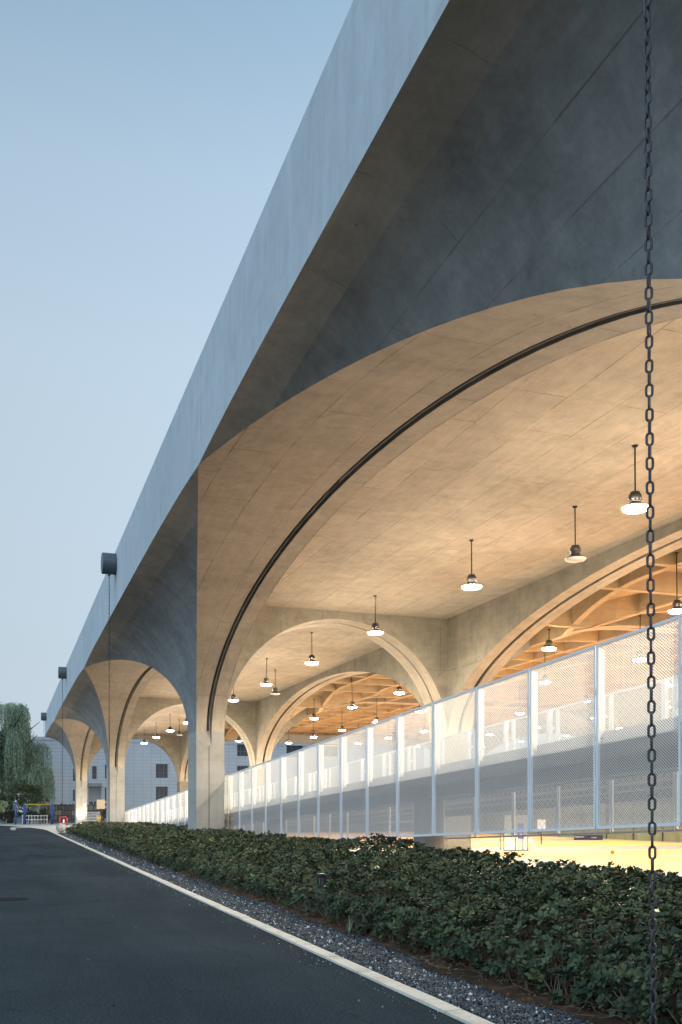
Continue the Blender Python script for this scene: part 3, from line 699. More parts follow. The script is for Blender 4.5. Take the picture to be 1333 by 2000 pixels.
def vn(x, y, s_, seed):   # smooth value noise
    r0 = np.random.default_rng(seed); G = r0.uniform(-1, 1, (64, 64)); x = x * s_ + 7.3; y = y * s_ + 3.1
    xi = np.floor(x).astype(int); yi = np.floor(y).astype(int); fx = x - xi; fy = y - yi; fx = fx * fx * (3 - 2 * fx); fy = fy * fy * (3 - 2 * fy)
    g = lambda i, j: G[i % 64, j % 64]
    return (g(xi, yi) * (1 - fx) + g(xi + 1, yi) * fx) * (1 - fy) + (g(xi, yi + 1) * (1 - fx) + g(xi + 1, yi + 1) * fx) * fy
XH0, XH1 = 4.32, 8.75
def hedge_h(x, y):
    h = .70 + .07 * vn(x, y, .9, 1) + .06 * vn(x, y, 2.6, 2) + .035 * vn(x, y, 6, 3)
    e = np.clip((x - (XH0 - .12 - .22 * np.clip((y - 13) / 14, 0, 1) + .16 * vn(x * 0, y, 1.1, 5))) / 1.15, 0, 1); h = h * (.36 + .64 * e ** .7)
    h = h + .24 * np.exp(-((y - 20.5) / 3.4) ** 2 - ((x - 8.0) / .55) ** 2) * (1 + .4 * vn(x, y, 3, 8))
    h = h * np.clip((68.6 - y) / 1.6, .25, 1) ** .5
    return h
def hedge_zone(y0, y1, dens, size, nl, layers):
    Vs = []; Fs = []; Ts = []; off = 0
    for lay, (dz, dn) in enumerate(layers):
        n = int((y1 - y0) * (XH1 - XH0) * dens * dn)
        x = rng.uniform(XH0 - .3, XH1, n); y = rng.uniform(y0, y1, n)
        keep = (x > XH0 - .08 - .22 * np.clip((y - 13) / 14, 0, 1)) & ~((x > C - .25) & (np.abs(((y - T0 + P / 2) % P) - P / 2) < HW + .15))
        keep &= ~((np.abs(x - 4.53) < .16) & (np.abs(y - 14.0) < .17)); x = x[keep]; y = y[keep]
        h = hedge_h(x, y); e = .12
        gx = (hedge_h(x + e, y) - hedge_h(x - e, y)) / (2 * e); gy = (hedge_h(x, y + e) - hedge_h(x, y - e)) / (2 * e)
        ax = np.stack([-gx * .8, -gy * .8, np.ones_like(x)], 1) + rng.normal(0, .33, (len(x), 3))
        z = h - dz + rng.normal(0, .022, len(x))
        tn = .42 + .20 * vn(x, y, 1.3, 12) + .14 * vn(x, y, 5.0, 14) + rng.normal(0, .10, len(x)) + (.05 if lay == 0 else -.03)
        V, F, T = rosettes(np.stack([x, y, np.maximum(z, .07)], 1), ax, size * rng.uniform(.8, 1.2, len(x)), nl, tn)
        Vs.append(V); Fs.append(F + off); Ts.append(T); off += len(V)
    # the front face along the gravel
    n = int((y1 - y0) * dens * .55); y = rng.uniform(y0, y1, n); z = rng.uniform(.10, .42, n)
    x = XH0 + .10 - .24 * np.clip((y - 13) / 14, 0, 1) + .16 * vn(y * 0, y, 1.1, 5) - .05 * np.sin(z * 7) + rng.normal(0, .05, n)
    keep = ~((np.abs(x - 4.53) < .30) & (np.abs(y - 14.0) < .17)); x = x[keep]; y = y[keep]; z = z[keep]; n = len(x)
    ax = np.stack([-np.ones(n), rng.normal(-.3, .4, n), rng.uniform(.2, 1.2, n)], 1)
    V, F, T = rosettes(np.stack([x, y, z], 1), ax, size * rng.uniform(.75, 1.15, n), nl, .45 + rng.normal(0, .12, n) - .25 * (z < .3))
    Vs.append(V); Fs.append(F + off); Ts.append(T); off += len(V)
    return np.concatenate(Vs), np.concatenate(Fs), np.concatenate(Ts)
parts = [hedge_zone(1.0, 13, 78, .076, 9, ((0, 1), (.09, .7), (.2, .45), (.36, .3))),
         hedge_zone(13, 30, 50, .086, 8, ((0, 1), (.12, .6), (.3, .3))),
         hedge_zone(30, 68.4, 26, .12, 7, ((0, 1), (.16, .5)))]
# light new shoots standing out of the hedge top by the fence
off = 0; Vs = []; Fs = []; Ts = []
for V, F, T in parts: Vs.append(V); Fs.append(F + off); Ts.append(T); off += len(V)
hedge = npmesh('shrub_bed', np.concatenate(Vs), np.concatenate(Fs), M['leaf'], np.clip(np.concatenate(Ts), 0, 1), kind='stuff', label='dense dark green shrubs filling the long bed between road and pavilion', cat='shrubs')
# woody stems under the foliage
b = MB(); r_ = random.Random(3)
for i in range(900):
    y = 1.5 + (r_.random() ** 1.7) * 34; x = XH0 + .02 + r_.random() ** 1.6 * .9; h = .17 + .38 * min(1, (x - XH0) / .8) + r_.random() * .10
    nst = r_.choice((2, 3, 3, 4))
    for j in range(nst):
        a = r_.uniform(0, 6.28); s1 = r_.uniform(.05, .2); m1 = r_.uniform(.02, .08)
        b.tube([(x, y, .0), (x + m1 * math.cos(a + .6), y + m1 * math.sin(a + .6), h * .4), (x + s1 * math.cos(a), y + s1 * math.sin(a), h)], [.0065, .005, .0035], 4, False)
b.build('shrub_stems', M['twig'], kind='stuff', label='thin brown woody stems at the foot of the shrubs', cat='stems')
# dry litter and twigs on the soil
n = 2600; y = 1.5 + rng.random(n) ** 1.6 * 30; x = rng.uniform(3.98, 4.75, n)
ax = rng.normal(0, .45, (n, 3)) + np.array([0, 0, 1.]); a_, b__, n_ = basis(ax, rng.uniform(0, 6.28, n))
V, F = leaves(np.stack([x, y, np.array([soilz(p, q) for p, q in zip(x, y)]) + .012], 1), a_, n_, rng.uniform(.02, .05, n), 1.2)
npmesh('leaf_litter', V, F, M['dryleaf'], kind='stuff', label='dry brown leaves scattered on the reddish soil', cat='leaf litter')
n = 900; y = 2.5 + rng.random(n) ** 1.5 * 40; x = K0 - .02 - np.abs(rng.normal(0, .16, n))
V = (OV0[None] * (1 + rng.uniform(-.3, .3, (n, 6, 1)))) * rng.uniform(.003, .010, n)[:, None, None] + np.stack([x, y, np.full(n, .004)], 1)[:, None, :]
npmesh('road_grit', V.reshape(-1, 3), (OF0[None] + 6 * np.arange(n)[:, None, None]).reshape(-1, 3), M['stone'], np.repeat(rng.random(n), 6), kind='stuff', label='stray gravel grains along the road edge', cat='grit')
n = 60; y = 3 + rng.random(n) ** 1.4 * 40; x = K0 - rng.random(n) ** 2 * 3.2; ax = rng.normal(0, .3, (n, 3)) + np.array([0, 0, 1.]); a_, b__, n_ = basis(ax, rng.uniform(0, 6.28, n))
V, F = leaves(np.stack([x, y, np.full(n, .012)], 1), a_, n_, rng.uniform(.02, .045, n), 1.1); npmesh('fallen_leaves', V, F, M['dryleaf'], kind='stuff', label='few dry leaves lying on the dark road', cat='leaves')
b = MB()
for i in range(260):
    y = 1.6 + r_.random() ** 1.6 * 22; x = r_.uniform(4.0, 4.7); a = r_.uniform(0, 6.28); l = r_.uniform(.08, .35); z = soilz(x, y)
    b.tube([(x, y, z + .01), (x + l * .5 * math.cos(a), y + l * .5 * math.sin(a), z + r_.uniform(.02, .07)), (x + l * math.cos(a + .2), y + l * math.sin(a + .2), z + r_.uniform(.0, .08))], .003, 4, False)
b.build('fallen_twigs', M['twig'], kind='stuff', label='thin dry twigs lying under the shrubs', cat='twigs')
# grass tufts
V = []; F = []; T = []
for i in range(16):
    y = 2 + r_.random() * 22; x = r_.uniform(4.15, 4.6); c0 = np.array([x, y, .03])
    for j in range(16):
        a = r_.uniform(0, 6.28); l = r_.uniform(.08, .26); w_ = .003; dx, dy = math.cos(a), math.sin(a); k = len(V)
        for u, zz in ((0, 0), (.3, .7), (.8, .95)):
            V += [[x + dx * u * l * .7 - dy * w_ * (1 - u), y + dy * u * l * .7 + dx * w_ * (1 - u), .02 + zz * l], [x + dx * u * l * .7 + dy * w_ * (1 - u), y + dy * u * l * .7 - dx * w_ * (1 - u), .02 + zz * l]]
        F += [[k, k + 1, k + 3, k + 2], [k + 2, k + 3, k + 5, k + 4]]; T += [.8] * 6
npmesh('grass_tufts', np.array(V), np.array(F), M['willow'], T, kind='stuff', label='thin green grass tufts at the edge of the soil', cat='grass')
# gravel
OV = np.array([[1, 0, 0], [-1, 0, 0], [0, 1, 0], [0, -1, 0], [0, 0, 1], [0, 0, -1]], float); OF = np.array([[0, 2, 4], [2, 1, 4], [1, 3, 4], [3, 0, 4], [2, 0, 5], [1, 2, 5], [3, 1, 5], [0, 3, 5]])
def stones(y0, y1, dens, sz):
    w = .62; n = int((y1 - y0) * w * dens); y = rng.uniform(y0, y1, n); u = rng.random(n)
    x1 = 4.02 + .16 * np.clip((y - 6) / 8, 0, 1) + .10 * np.sin(y * 1.3) + .05 * np.sin(y * 4.1); x = K1 + .02 + u * (x1 - K1) + rng.normal(0, .02, n) * (u > .9)
    s_ = sz * rng.uniform(.55, 1.35, n); z = -.005 + .030 * np.sin(np.clip(u, 0, 1) * math.pi) + rng.uniform(0, .014, n)
    q = rng.normal(0, 1, (n, 3, 3)); Q = np.linalg.qr(q)[0]
    L_ = OV[None] * (1 + rng.uniform(-.35, .35, (n, 6, 1))) * np.stack([np.ones(n), rng.uniform(.5, .9, n), rng.uniform(.35, .7, n)], 1)[:, None, :]
    V = np.einsum('nij,nkj->nki', Q, L_) * s_[:, None, None] + np.stack([x, y, z + s_ * .2], 1)[:, None, :]
    F = (OF[None] + 6 * np.arange(n)[:, None, None]).reshape(-1, 3)
    T = np.repeat(np.where(rng.random(n) < .035, 1.0, rng.beta(1.2, 1.7, n) * .85), 6)
    return V.reshape(-1, 3), F, T
P_ = [stones(2.5, 9, 2900, .0185), stones(9, 18, 1700, .023), stones(18, 36, 750, .031), stones(36, 69, 300, .046)]
off = 0; Vs = []; Fs = []; Ts = []
for V, F, T in P_: Vs.append(V); Fs.append(F + off); Ts.append(T); off += len(V)
npmesh('gravel', np.concatenate(Vs), np.concatenate(Fs), M['stone'], np.concatenate(Ts), kind='stuff', label='blue grey crushed stone strip along the kerb', cat='gravel')

# bollard lights in the bed
def bollard(x, y, label):
    r = empty('bollard_light', (x, y, .0), label=label, cat='bollard light', group='bollard lights in the shrub bed')
    b = MB(); b.smooth = True; b.lathe([(.001, .645), (.062, .645), (.067, .635), (.067, .60), (.062, .595)], n=28); b.build('cap', M['dark_metal'], r)
    b = MB()
    for i in range(6):
        a = math.pi / 3 * i; b.tube([(.054 * math.cos(a), .054 * math.sin(a), .47), (.054 * math.cos(a), .054 * math.sin(a), .60)], .010, 6)
    b.build('post', M['dark_metal'], r)
    b = MB(); b.smooth = True; b.lathe([(.035, .47), (.035, .60)], n=20); b.build('lens', mat('frosted_lens', (.16, .17, .18), .4) if 'lens' not in M else M['lens'], r)
    b = MB(); b.smooth = True; b.lathe([(.064, .0), (.064, .47), (.02, .475)], n=28); b.build('body', M['dark_metal'], r)
bollard(4.53, 14.0, 'dark slotted bollard light standing in the near edge of the shrubs')
bollard(4.53, 43.0, 'small dark bollard light far along the shrub bed, below the second chain')
# spotlight and plate at the third column
p = (C - .05, TC[4] - HW - .5)
r = empty('ground_spotlight', (7.9, TC[4] - HW - .65, 0), label='lit ground spotlight washing the foot of the farthest visible column', cat='spotlight')
b = MB(); b.smooth = True; b.lathe([(.001, .0), (.11, .0), (.12, .16), (.10, .17)], n=20); b.build('housing', M['dark_metal'], r)
b = MB(); b.smooth = True; b.lathe([(.105, .17), (.001, .175)], n=20); b.build('lens', emis('spot_lens_lit', (1, .80, .50), 60.0), r)
sl = bpy.data.lights.new('column_spot', 'SPOT'); so = bpy.data.objects.new('column_spot', sl); link(so); sl.energy = 520; sl.color = (1, .80, .52); sl.spot_size = rad(75); sl.spot_blend = .8; sl.shadow_soft_size = .08
so.location = (7.9, TC[4] - HW - .65, .22); so.rotation_euler = Vector((0, -.55, -1)).to_track_quat('Z', 'Y').to_euler(); so.rotation_euler = (-Vector((0, .5, 1))).to_track_quat('Z', 'Y').to_euler()
b = MB(); b.box(8.15, 8.42, TC[4] - HW - .03, TC[4] - HW - .004, 1.75, 2.35); tag(b.build('wall_plate', M['white']), 'small white notice plate on the face of the farthest column', 'notice plate')

# court objects
p = px(1197, 1669, z=ZP); b = MB(); b.smooth = True; b.lathe([(.12 * math.sin(math.pi * i / 16) + .0004, .12 - .12 * math.cos(math.pi * i / 16)) for i in range(17)], n=28)
b.mi = 1
for rot in (0, math.pi / 2):
    b.tube([(.121 * math.cos(a) * math.cos(rot), .121 * math.cos(a) * math.sin(rot), .12 + .121 * math.sin(a)) for a in [2 * math.pi * i / 32 for i in range(33)]], .003, 5, False)
b.tube([(.121 * math.cos(a), .121 * math.sin(a), .12) for a in [2 * math.pi * i / 32 for i in range(33)]], .003, 5, False)
m = mat('orange_rubber', (.52, .16, .035), .6); tag(b.build('basketball', [m, M['black']], None, (p[0], p[1], ZP + .012)), 'orange basketball lying on the yellow court', 'ball')
def place(x, y, z): q = px(x, y, z=z); return (q[0], q[1], z)
def text(body, size, mat_, parent, loc, rot, name='lettering'):
    c = bpy.data.curves.new(name, 'FONT'); c.body = body; c.size = size; c.extrude = .002; c.align_x = 'CENTER'; c.align_y = 'CENTER'
    tmp = bpy.data.objects.new(name, c); me = bpy.data.meshes.new_from_object(tmp); me.materials.clear(); me.materials.append(mat_)
    o = bpy.data.objects.new(name, me); o.location = loc; o.rotation_euler = rot; link(o, parent); bpy.data.objects.remove(tmp); return o
navy = mat('navy_board', (.025, .03, .09), .5); bluem = mat('sign_blue', (.05, .09, .50), .5)
q = place(1150, 1641.5, ZP); r = empty('court_barrier', q, rz=-TH, label='low navy advertising barrier with white lettering at the back of the court', cat='barrier')
b = MB(); b.box(-1.25, 1.25, -.03, .03, .02, .46); b.build('panel', navy, r)
b = MB(); b.box(-1.1, -1.05, -.25, .25, 0, .02); b.box(1.05, 1.1, -.25, .25, 0, .02); b.build('foot', M['black'], r)
text('MGOALOAG', .14, M['white'], r, (-.80, -.033, .28), (rad(90), 0, 0)); text('SUUNU', .14, M['white'], r, (.48, -.033, .22), (rad(90), 0, 0))
q = place(1008, 1662, ZP + .0); r = empty('glass_booth', q, rz=-.25, label='clear glass booth with dark frame on the court edge, a blue sign on its side', cat='booth')
gm = mat('clear_glass', (.9, .95, .95), .05); gm.node_tree.nodes['Principled BSDF'].inputs['Alpha'].default_value = .22
bw, bd, bh = .78, .9, 2.3
b = MB()
for x in (-bw, -.02, .42, bw): b.box(x - .02, x + .02, -.02, .02, 0, bh); b.box(x - .02, x + .02, bd - .02, bd + .02, 0, bh)
b.box(-bw, bw, -.019, .019, 0.0, .05); b.box(-bw, bw, -.019, .019, bh, bh + .05); b.box(-bw, bw, bd - .019, bd + .019, bh, bh + .05); b.box(-bw - .019, -bw + .019, .02, bd - .02, bh, bh + .04); b.box(bw - .019, bw + .019, .02, bd - .02, bh, bh + .04)
b.build('frame', M['dark_metal'], r)
b = MB(); b.box(-bw + .02, -.04, -.006, .006, .05, bh); b.box(0, .4, -.006, .006, .05, bh); b.box(.44, bw - .02, -.006, .006, .05, bh); b.build('pane', gm, r)
b = MB(); b.box(.14, .50, -.05, -.03, .78, 1.75); s_ = b.build('sign_board', bluem, r)
b = MB(); b.box(.27, .37, -.056, -.051, 1.30, 1.38); b.box(.24, .40, -.056, -.051, 1.18, 1.22); b.box(.27, .30, -.056, -.051, .9, 1.12); b.box(.34, .37, -.056, -.051, .9, 1.12); b.box(.301, .339, -.056, -.051, .98, 1.03); b.build('lettering', M['white'], r)
q = place(998, 1659, ZP); r2 = empty('globe_lamp', (q[0], q[1], ZP), label='lit white globe lamp standing inside the glass booth', cat='lamp')
b = MB(); b.smooth = True; b.lathe([(.22 * math.sin(math.pi * i / 16) + .0004, .32 - .22 * math.cos(math.pi * i / 16)) for i in range(17)], n=24); b.build('globe', emis('globe_lit', (1, .95, .85), 14), r2)
b = MB(); b.smooth = True; b.lathe([(.12, .0), (.12, .03), (.05, .12)], n=16); b.build('base', M['white'], r2)
def pchair(x, y, rzz, label):
    q = place(x, y, ZP); r = empty('plastic_chair', q, rz=rzz, label=label, cat='chair')
    b = MB(); b.box(-.22, .22, -.22, .22, .42, .45); b.build('seat', M['white'], r)
    b = MB(); b.grid([[(-.22 + .44 * i / 8, .22 + .05 * math.sin(math.pi * i / 8) + z * .15, .45 + z) for i in range(9)] for z in (.1, .25, .40)]); b.box(-.22, -.18, .20, .24, .45, .6); b.box(.18, .22, .20, .24, .45, .6); b.build('backrest', M['white'], r)
    for sx in (-1, 1):
        b = MB(); b.box(sx * .24 - .02, sx * .24 + .02, -.2, .24, .64, .67); b.build('armrest', M['white'], r)
        for sy in (-1, 1): b = MB(); b.tube([(sx * .19, sy * .19, .42), (sx * .24, sy * .24, 0)], .02, 6); b.build('leg', M['white'], r)
q = px(1058, 1650, z=ZP); r = empty('light_box', (q[0], q[1], ZP), rz=-TH, label='small glowing white light box on a post at the back of the court', cat='light box')
b = MB(); b.box(-.04, .04, -.04, .04, 0, 1.1); b.build('post', M['dark_metal'], r)
b = MB(); b.box(-.32, .32, -.08, .08, 1.1, 1.9); b.build('casing', M['white'], r); b = MB(); b.box(-.28, .28, -.09, -.081, 1.14, 1.86); b.build('lit_face', emis('light_box_face', (.85, .93, 1.0), .5), r)
pchair(1038, 1661, 2.2, 'white plastic chair beside the glass booth on the court')

# ------------------------------------------------------------------ building behind the far end
FT = 135.0
m = M['clad'] = mat('grey_cladding', (.33, .36, .39), .65, 0, .3); t = NT(m)
br = t.n('TexBrick', {'Vector': t.co('UV'), 'Color1': (.43, .47, .51, 1), 'Color2': (.41, .45, .49, 1), 'Mortar': (.17, .20, .23, 1), 'Scale': 1.0, 'Mortar Size': .014, 'Mortar Smooth': .2, 'Brick Width': 1.2, 'Row Height': .47}, offset=0.0)
t.color(t.n('VectorMath', {0: br.outputs[0], 'Scale': t.rng(t.noise(t.co(), .2, 4), .3, .7, .9, 1.08)}, operation='SCALE').outputs[0])
M['frame'] = mat('window_frame_grey', (.10, .12, .14), .5)
bl = empty('clad_building', (25, FT, 0), label='pale grey building with square cladding panels and dark windows behind the pavilion', cat='building')
def binv(o): o.matrix_parent_inverse = Matrix.Translation((-25, -FT, 0)); return o
wins = [(304.5, 328, 1492, 1520), (304.5, 328, 1536.5, 1564), (180, 189, 1496.5, 1522), (205, 209, 1493.5, 1521), (142.5, 146.5, 1501.5, 1526), (142.5, 146.5, 1542.5, 1565), (205, 209, 1538, 1565), (463.5, 486, 1451, 1477.5), (463.5, 486, 1496, 1512),
        (560, 592, 1455, 1480), (625, 660, 1452, 1478)]
WR = []
for (xa, xb, ya, yb) in wins:
    a0 = px(xa, ya, t=FT); a1 = px(xb, yb, t=FT); WR.append((a0[0], a1[0], a1[2], a0[2]))
BX0, BX1, BZ = 3.6, 60.0, 10.95
da = px(173, 1606, t=FT); db_ = px(197, 1537, t=FT); DR = (da[0], db_[0], 0.0, db_[2] - .05)
holes = WR + [DR]
# facade with real openings: cells between all cut lines
xs = sorted(set([BX0, BX1] + [v for h in holes for v in h[:2]])); zs = sorted(set([0, BZ] + [v for h in holes for v in h[2:]]))
b = MB()
for i in range(len(xs) - 1):
    for j in range(len(zs) - 1):
        cx, cz = (xs[i] + xs[i + 1]) / 2, (zs[j] + zs[j + 1]) / 2
        if not any(h[0] < cx < h[1] and h[2] < cz < h[3] for h in holes): b.quad((xs[i], FT, zs[j]), (xs[i + 1], FT, zs[j]), (xs[i + 1], FT, zs[j + 1]), (xs[i], FT, zs[j + 1]))
for h in holes:
    for q in (((h[0], FT, h[2]), (h[0], FT + .3, h[2]), (h[0], FT + .3, h[3]), (h[0], FT, h[3])), ((h[1], FT, h[2]), (h[1], FT + .3, h[2]), (h[1], FT + .3, h[3]), (h[1], FT, h[3])),
              ((h[0], FT, h[3]), (h[1], FT, h[3]), (h[1], FT + .3, h[3]), (h[0], FT + .3, h[3])), ((h[0], FT, h[2]), (h[1], FT, h[2]), (h[1], FT + .3, h[2]), (h[0], FT + .3, h[2]))): b.quad(*q)
b.quad((BX0, FT, 0), (BX0, FT + 14, 0), (BX0, FT + 14, BZ), (BX0, FT, BZ)); b.quad((BX1, FT, 0), (BX1, FT + 14, 0), (BX1, FT + 14, BZ), (BX1, FT, BZ)); b.quad((BX0, FT, BZ), (BX1, FT, BZ), (BX1, FT + 14, BZ), (BX0, FT + 14, BZ)); b.quad((BX0, FT + 14, 0), (BX1, FT + 14, 0), (BX1, FT + 14, BZ), (BX0, FT + 14, BZ))
binv(b.build('wall', M['clad'], bl))
for h in WR:
    b = MB(); f = .07; b.box(h[0], h[1], FT + .14, FT + .2, h[2], h[2] + f); b.box(h[0], h[1], FT + .14, FT + .2, h[3] - f, h[3]); b.box(h[0], h[0] + f, FT + .14, FT + .2, h[2] + f, h[3] - f); b.box(h[1] - f, h[1], FT + .14, FT + .2, h[2] + f, h[3] - f)
    nm = 2 if h[1] - h[0] > 1 else 1
    for i in range(1, nm + 1):
        if nm > 1: xx = h[0] + (h[1] - h[0]) * i / (nm + 1); b.box(xx - .03, xx + .03, FT + .145, FT + .195, h[2] + f, h[3] - f)
    zz = h[2] + (h[3] - h[2]) * .35; b.box(h[0] + f, h[1] - f, FT + .147, FT + .193, zz - .03, zz + .03)
    w_ = binv(b.build('window', M['frame'], bl))
    b = MB(); b.box(h[0], h[1], FT + .17, FT + .18, h[2], h[3]); o = b.build('pane', M['glass']); o.parent = w_
b = MB(); h = DR; b.box(h[0], h[1], FT + .2, FT + .26, 0, h[3]); d_ = binv(b.build('entrance_door', mat('door_grey', (.28, .31, .34), .6), bl))
b = MB(); 
for i in range(3): x0 = h[0] + .15 + i * .58; b.box(x0, x0 + .42, FT + .17, FT + .195, 1.9, 2.75)
o = b.build('pane', M['glass']); o.parent = d_
b = MB(); c0 = px(172, 1537, t=FT); c1 = px(198, 1530.5, t=FT); b.box(c0[0], c1[0], FT - 1.3, FT - .002, c0[2], c1[2]); binv(b.build('door_canopy', mat('canopy_slab', (.24, .26, .28), .8), bl))
b = MB(); b.box(BX0 - .08, BX1 + .08, FT - .1, FT + 14.1, BZ + .003, BZ + .2); binv(b.build('parapet', M['clad'], bl))
# rough stone wall in front of it
m = mat('rubble_stone', (.22, .21, .20), .9); t = NT(m)
br = t.n('TexBrick', {'Vector': t.n('VectorMath', {0: t.co('UV'), 1: t.n('VectorMath', {0: t.n('TexNoise', {'Vector': t.co('UV'), 'Scale': .8}).outputs[1], 'Scale': .5}, operation='SCALE').outputs[0]}, operation='ADD').outputs[0], 'Color1': (.25, .24, .23, 1), 'Color2': (.11, .11, .11, 1), 'Mortar': (.05, .05, .05, 1), 'Scale': 1, 'Mortar Size': .04, 'Brick Width': 1.1, 'Row Height': .62}); t.color(br.outputs[0]); t.bump(br.outputs[1], 1, .1)
q0 = px(79, 1600, t=126); q1 = px(205, 1600, t=126)
b = MB(); n = 60; r_ = random.Random(5)
top = [2.35 + r_.uniform(-.12, .14) for i in range(n + 1)]
xx = [q0[0] + (q1[0] - q0[0]) * i / n for i in range(n + 1)]
b.grid([[(x, 126 + .05 * math.sin(i * 2.1), z if z < 1 else top[i]) for i, x in enumerate(xx)] for z in (0, .9, 2)]); b.grid([[(x, 126 + d, top[i]) for i, x in enumerate(xx)] for d in (.0, .8)])
b.quad((xx[0], 126, 0), (xx[0], 126.8, 0), (xx[0], 126.8, top[0]), (xx[0], 126, top[0]))
tag(b.build('stone_wall', m), 'low wall of rough grey stone blocks in front of the clad building', 'stone wall')

# ------------------------------------------------------------------ playground pieces
blue = mat('blue_paint', (.03, .08, .33), .4, 0, .5); yel = mat('yellow_paint', (.62, .47, .06), .45); red = mat('red_paint', (.55, .03, .04), .45)
def at2(x, y, t): q = px(x, y, t=t); return q
TG = 113.5
r = empty('exercise_post', at2(30.5, 1610.5, TG)[:2] + (0,), label='single blue post with a white cap left of the bar frame', cat='post')
b = MB(); b.smooth = True; b.tube([(0, 0, 0), (0, 0, 2.55)], .085, 14); b.build('post', blue, r); b = MB(); b.smooth = True; b.lathe([(.088, 2.55), (.075, 2.64), (.001, 2.68)], n=14); b.build('cap', M['white'], r)
xl, xr = at2(47, 1607, TG)[0], at2(101, 1607, TG)[0]
r = empty('monkey_bars', (xl, TG + 1.5, 0), label='blue posted monkey bars with yellow top rails at the end of the road', cat='monkey bars'); W_ = xr - xl
for x in (0, W_):
    for y in (-.5, .6): b = MB(); b.smooth = True; b.tube([(x + (0 if y < 0 else .2), y * 1.6, 0), (x + (0 if y < 0 else .2), y * 1.6, 2.35)], .075, 12); b.build('post', blue, r)
for y in (-.8, .96): b = MB(); b.smooth = True; b.tube([(0, y, 2.25), (W_, y, 2.25)], .05, 8); b.build('rail', yel, r)
b = MB()
for i in range(1, 9): b.tube([(W_ * i / 9, -.8, 2.25), (W_ * i / 9, .96, 2.25)], .022, 6)
b.build('rungs', yel, r)
xl, xr = at2(44, 1604, 121)[0], at2(92, 1604, 121)[0]
r = empty('white_railing', (xl, 121, 0), label='low white railing behind the monkey bars', cat='railing')
for i in range(9): b = MB(); b.box((xr - xl) * i / 8 - .04, (xr - xl) * i / 8 + .04, -.04, .04, 0, 1.05); b.build('post', M['white'], r)
for z in (.45, .9): b = MB(); b.box(-.1, xr - xl + .1, .041, .08, z, z + .1); b.build('rail', M['white'], r)
q = at2(68, 1606, 116)
r = empty('low_bench', (q[0], 116, 0), label='dark low bench under the monkey bars', cat='bench'); b = MB(); b.box(-.75, .75, -.25, .25, .32, .4); b.build('seat', M['twig'], r)
for x in (-.6, .6): b = MB(); b.box(x - .05, x + .05, -.2, .2, 0, .32); b.build('leg', M['dark_metal'], r)
q = at2(124, 1610, 106)
r = empty('red_exercise_frame', (q[0], 106, 0), label='red metal exercise frame with a white seat behind the stone ball', cat='exercise frame')
for x in (-.36, .36):
    b = MB(); b.smooth = True; b.tube([(x, 0, 0), (x, 0, .82)], .075, 12); b.build('post', red, r)
b = MB(); b.smooth = True; b.tube([(-.36, 0, .78), (-.2, 0, .92), (.2, 0, .92), (.36, 0, .78)], .05, 8); b.build('rail', red, r)
b = MB(); b.smooth = True; b.lathe([(.001, .62), (.1, .6), (.12, .5), (.08, .42), (.14, .3), (.16, .28)], n=14); b.build('seat', M['white'], r)
q = at2(182, 1607, 121)
r = empty('slat_stack', (q[0], 121, 0), label='pile of white curved slats stacked beside the entrance door', cat='slat stack')
for i in range(7):
    b = MB(); ww = .95 - .03 * i; b.grid([[(-ww + 2 * ww * j / 10, y, .12 + i * .19 + .10 * (2 * (j / 10) - 1) ** 2 + dz) for j in range(11)] for y, dz in ((-.3, 0), (.3, 0), (.3, .07), (-.3, .07), (-.3, 0))]); b.build('slat', M['white'], r)
q = at2(194, 1607, 112)
r = empty('yellow_exercise_bike', (q[0], 112, 0), label='yellow and black exercise machine beside the second column', cat='exercise machine')
for x in (-.22, .18): b = MB(); b.smooth = True; b.tube([(x, 0, .3), (x * .8, 0, .95)], .12, 10); b.build('cover', yel, r)
b = MB(); b.box(-.35, .32, -.1, .1, .72, .8); b.build('bar', yel, r)
for x in (-.3, .25): b = MB(); b.tube([(x, 0, 0), (x, 0, .32)], .04, 8); b.build('leg', M['black'], r)
q = at2(198, 1610, 108)
r = empty('notice_board', (q[0], 108, 0), label='pale notice board on a grey pole between the two far columns', cat='notice board')
b = MB(); b.smooth = True; b.tube([(0, 0, 0), (0, 0, 2.75)], .05, 10); b.build('pole', M['pipe'], r); b = MB(); b.box(-.5, .38, -.09, -.052, 1.75, 2.75); b.build('board', mat('pale_board', (.42, .36, .26), .6), r)
q = at2(205, 1606, 116)
b = MB(); b.box(-.35, .35, -.3, .3, 0, .22); b.box(-.3, .3, -.25, .25, .221, .3); tag(b.build('pink_mat', mat('pink_foam', (.62, .08, .16), .7), None, (q[0], 116, .01)), 'pink foam block on the plaza beside the second column', 'foam block')

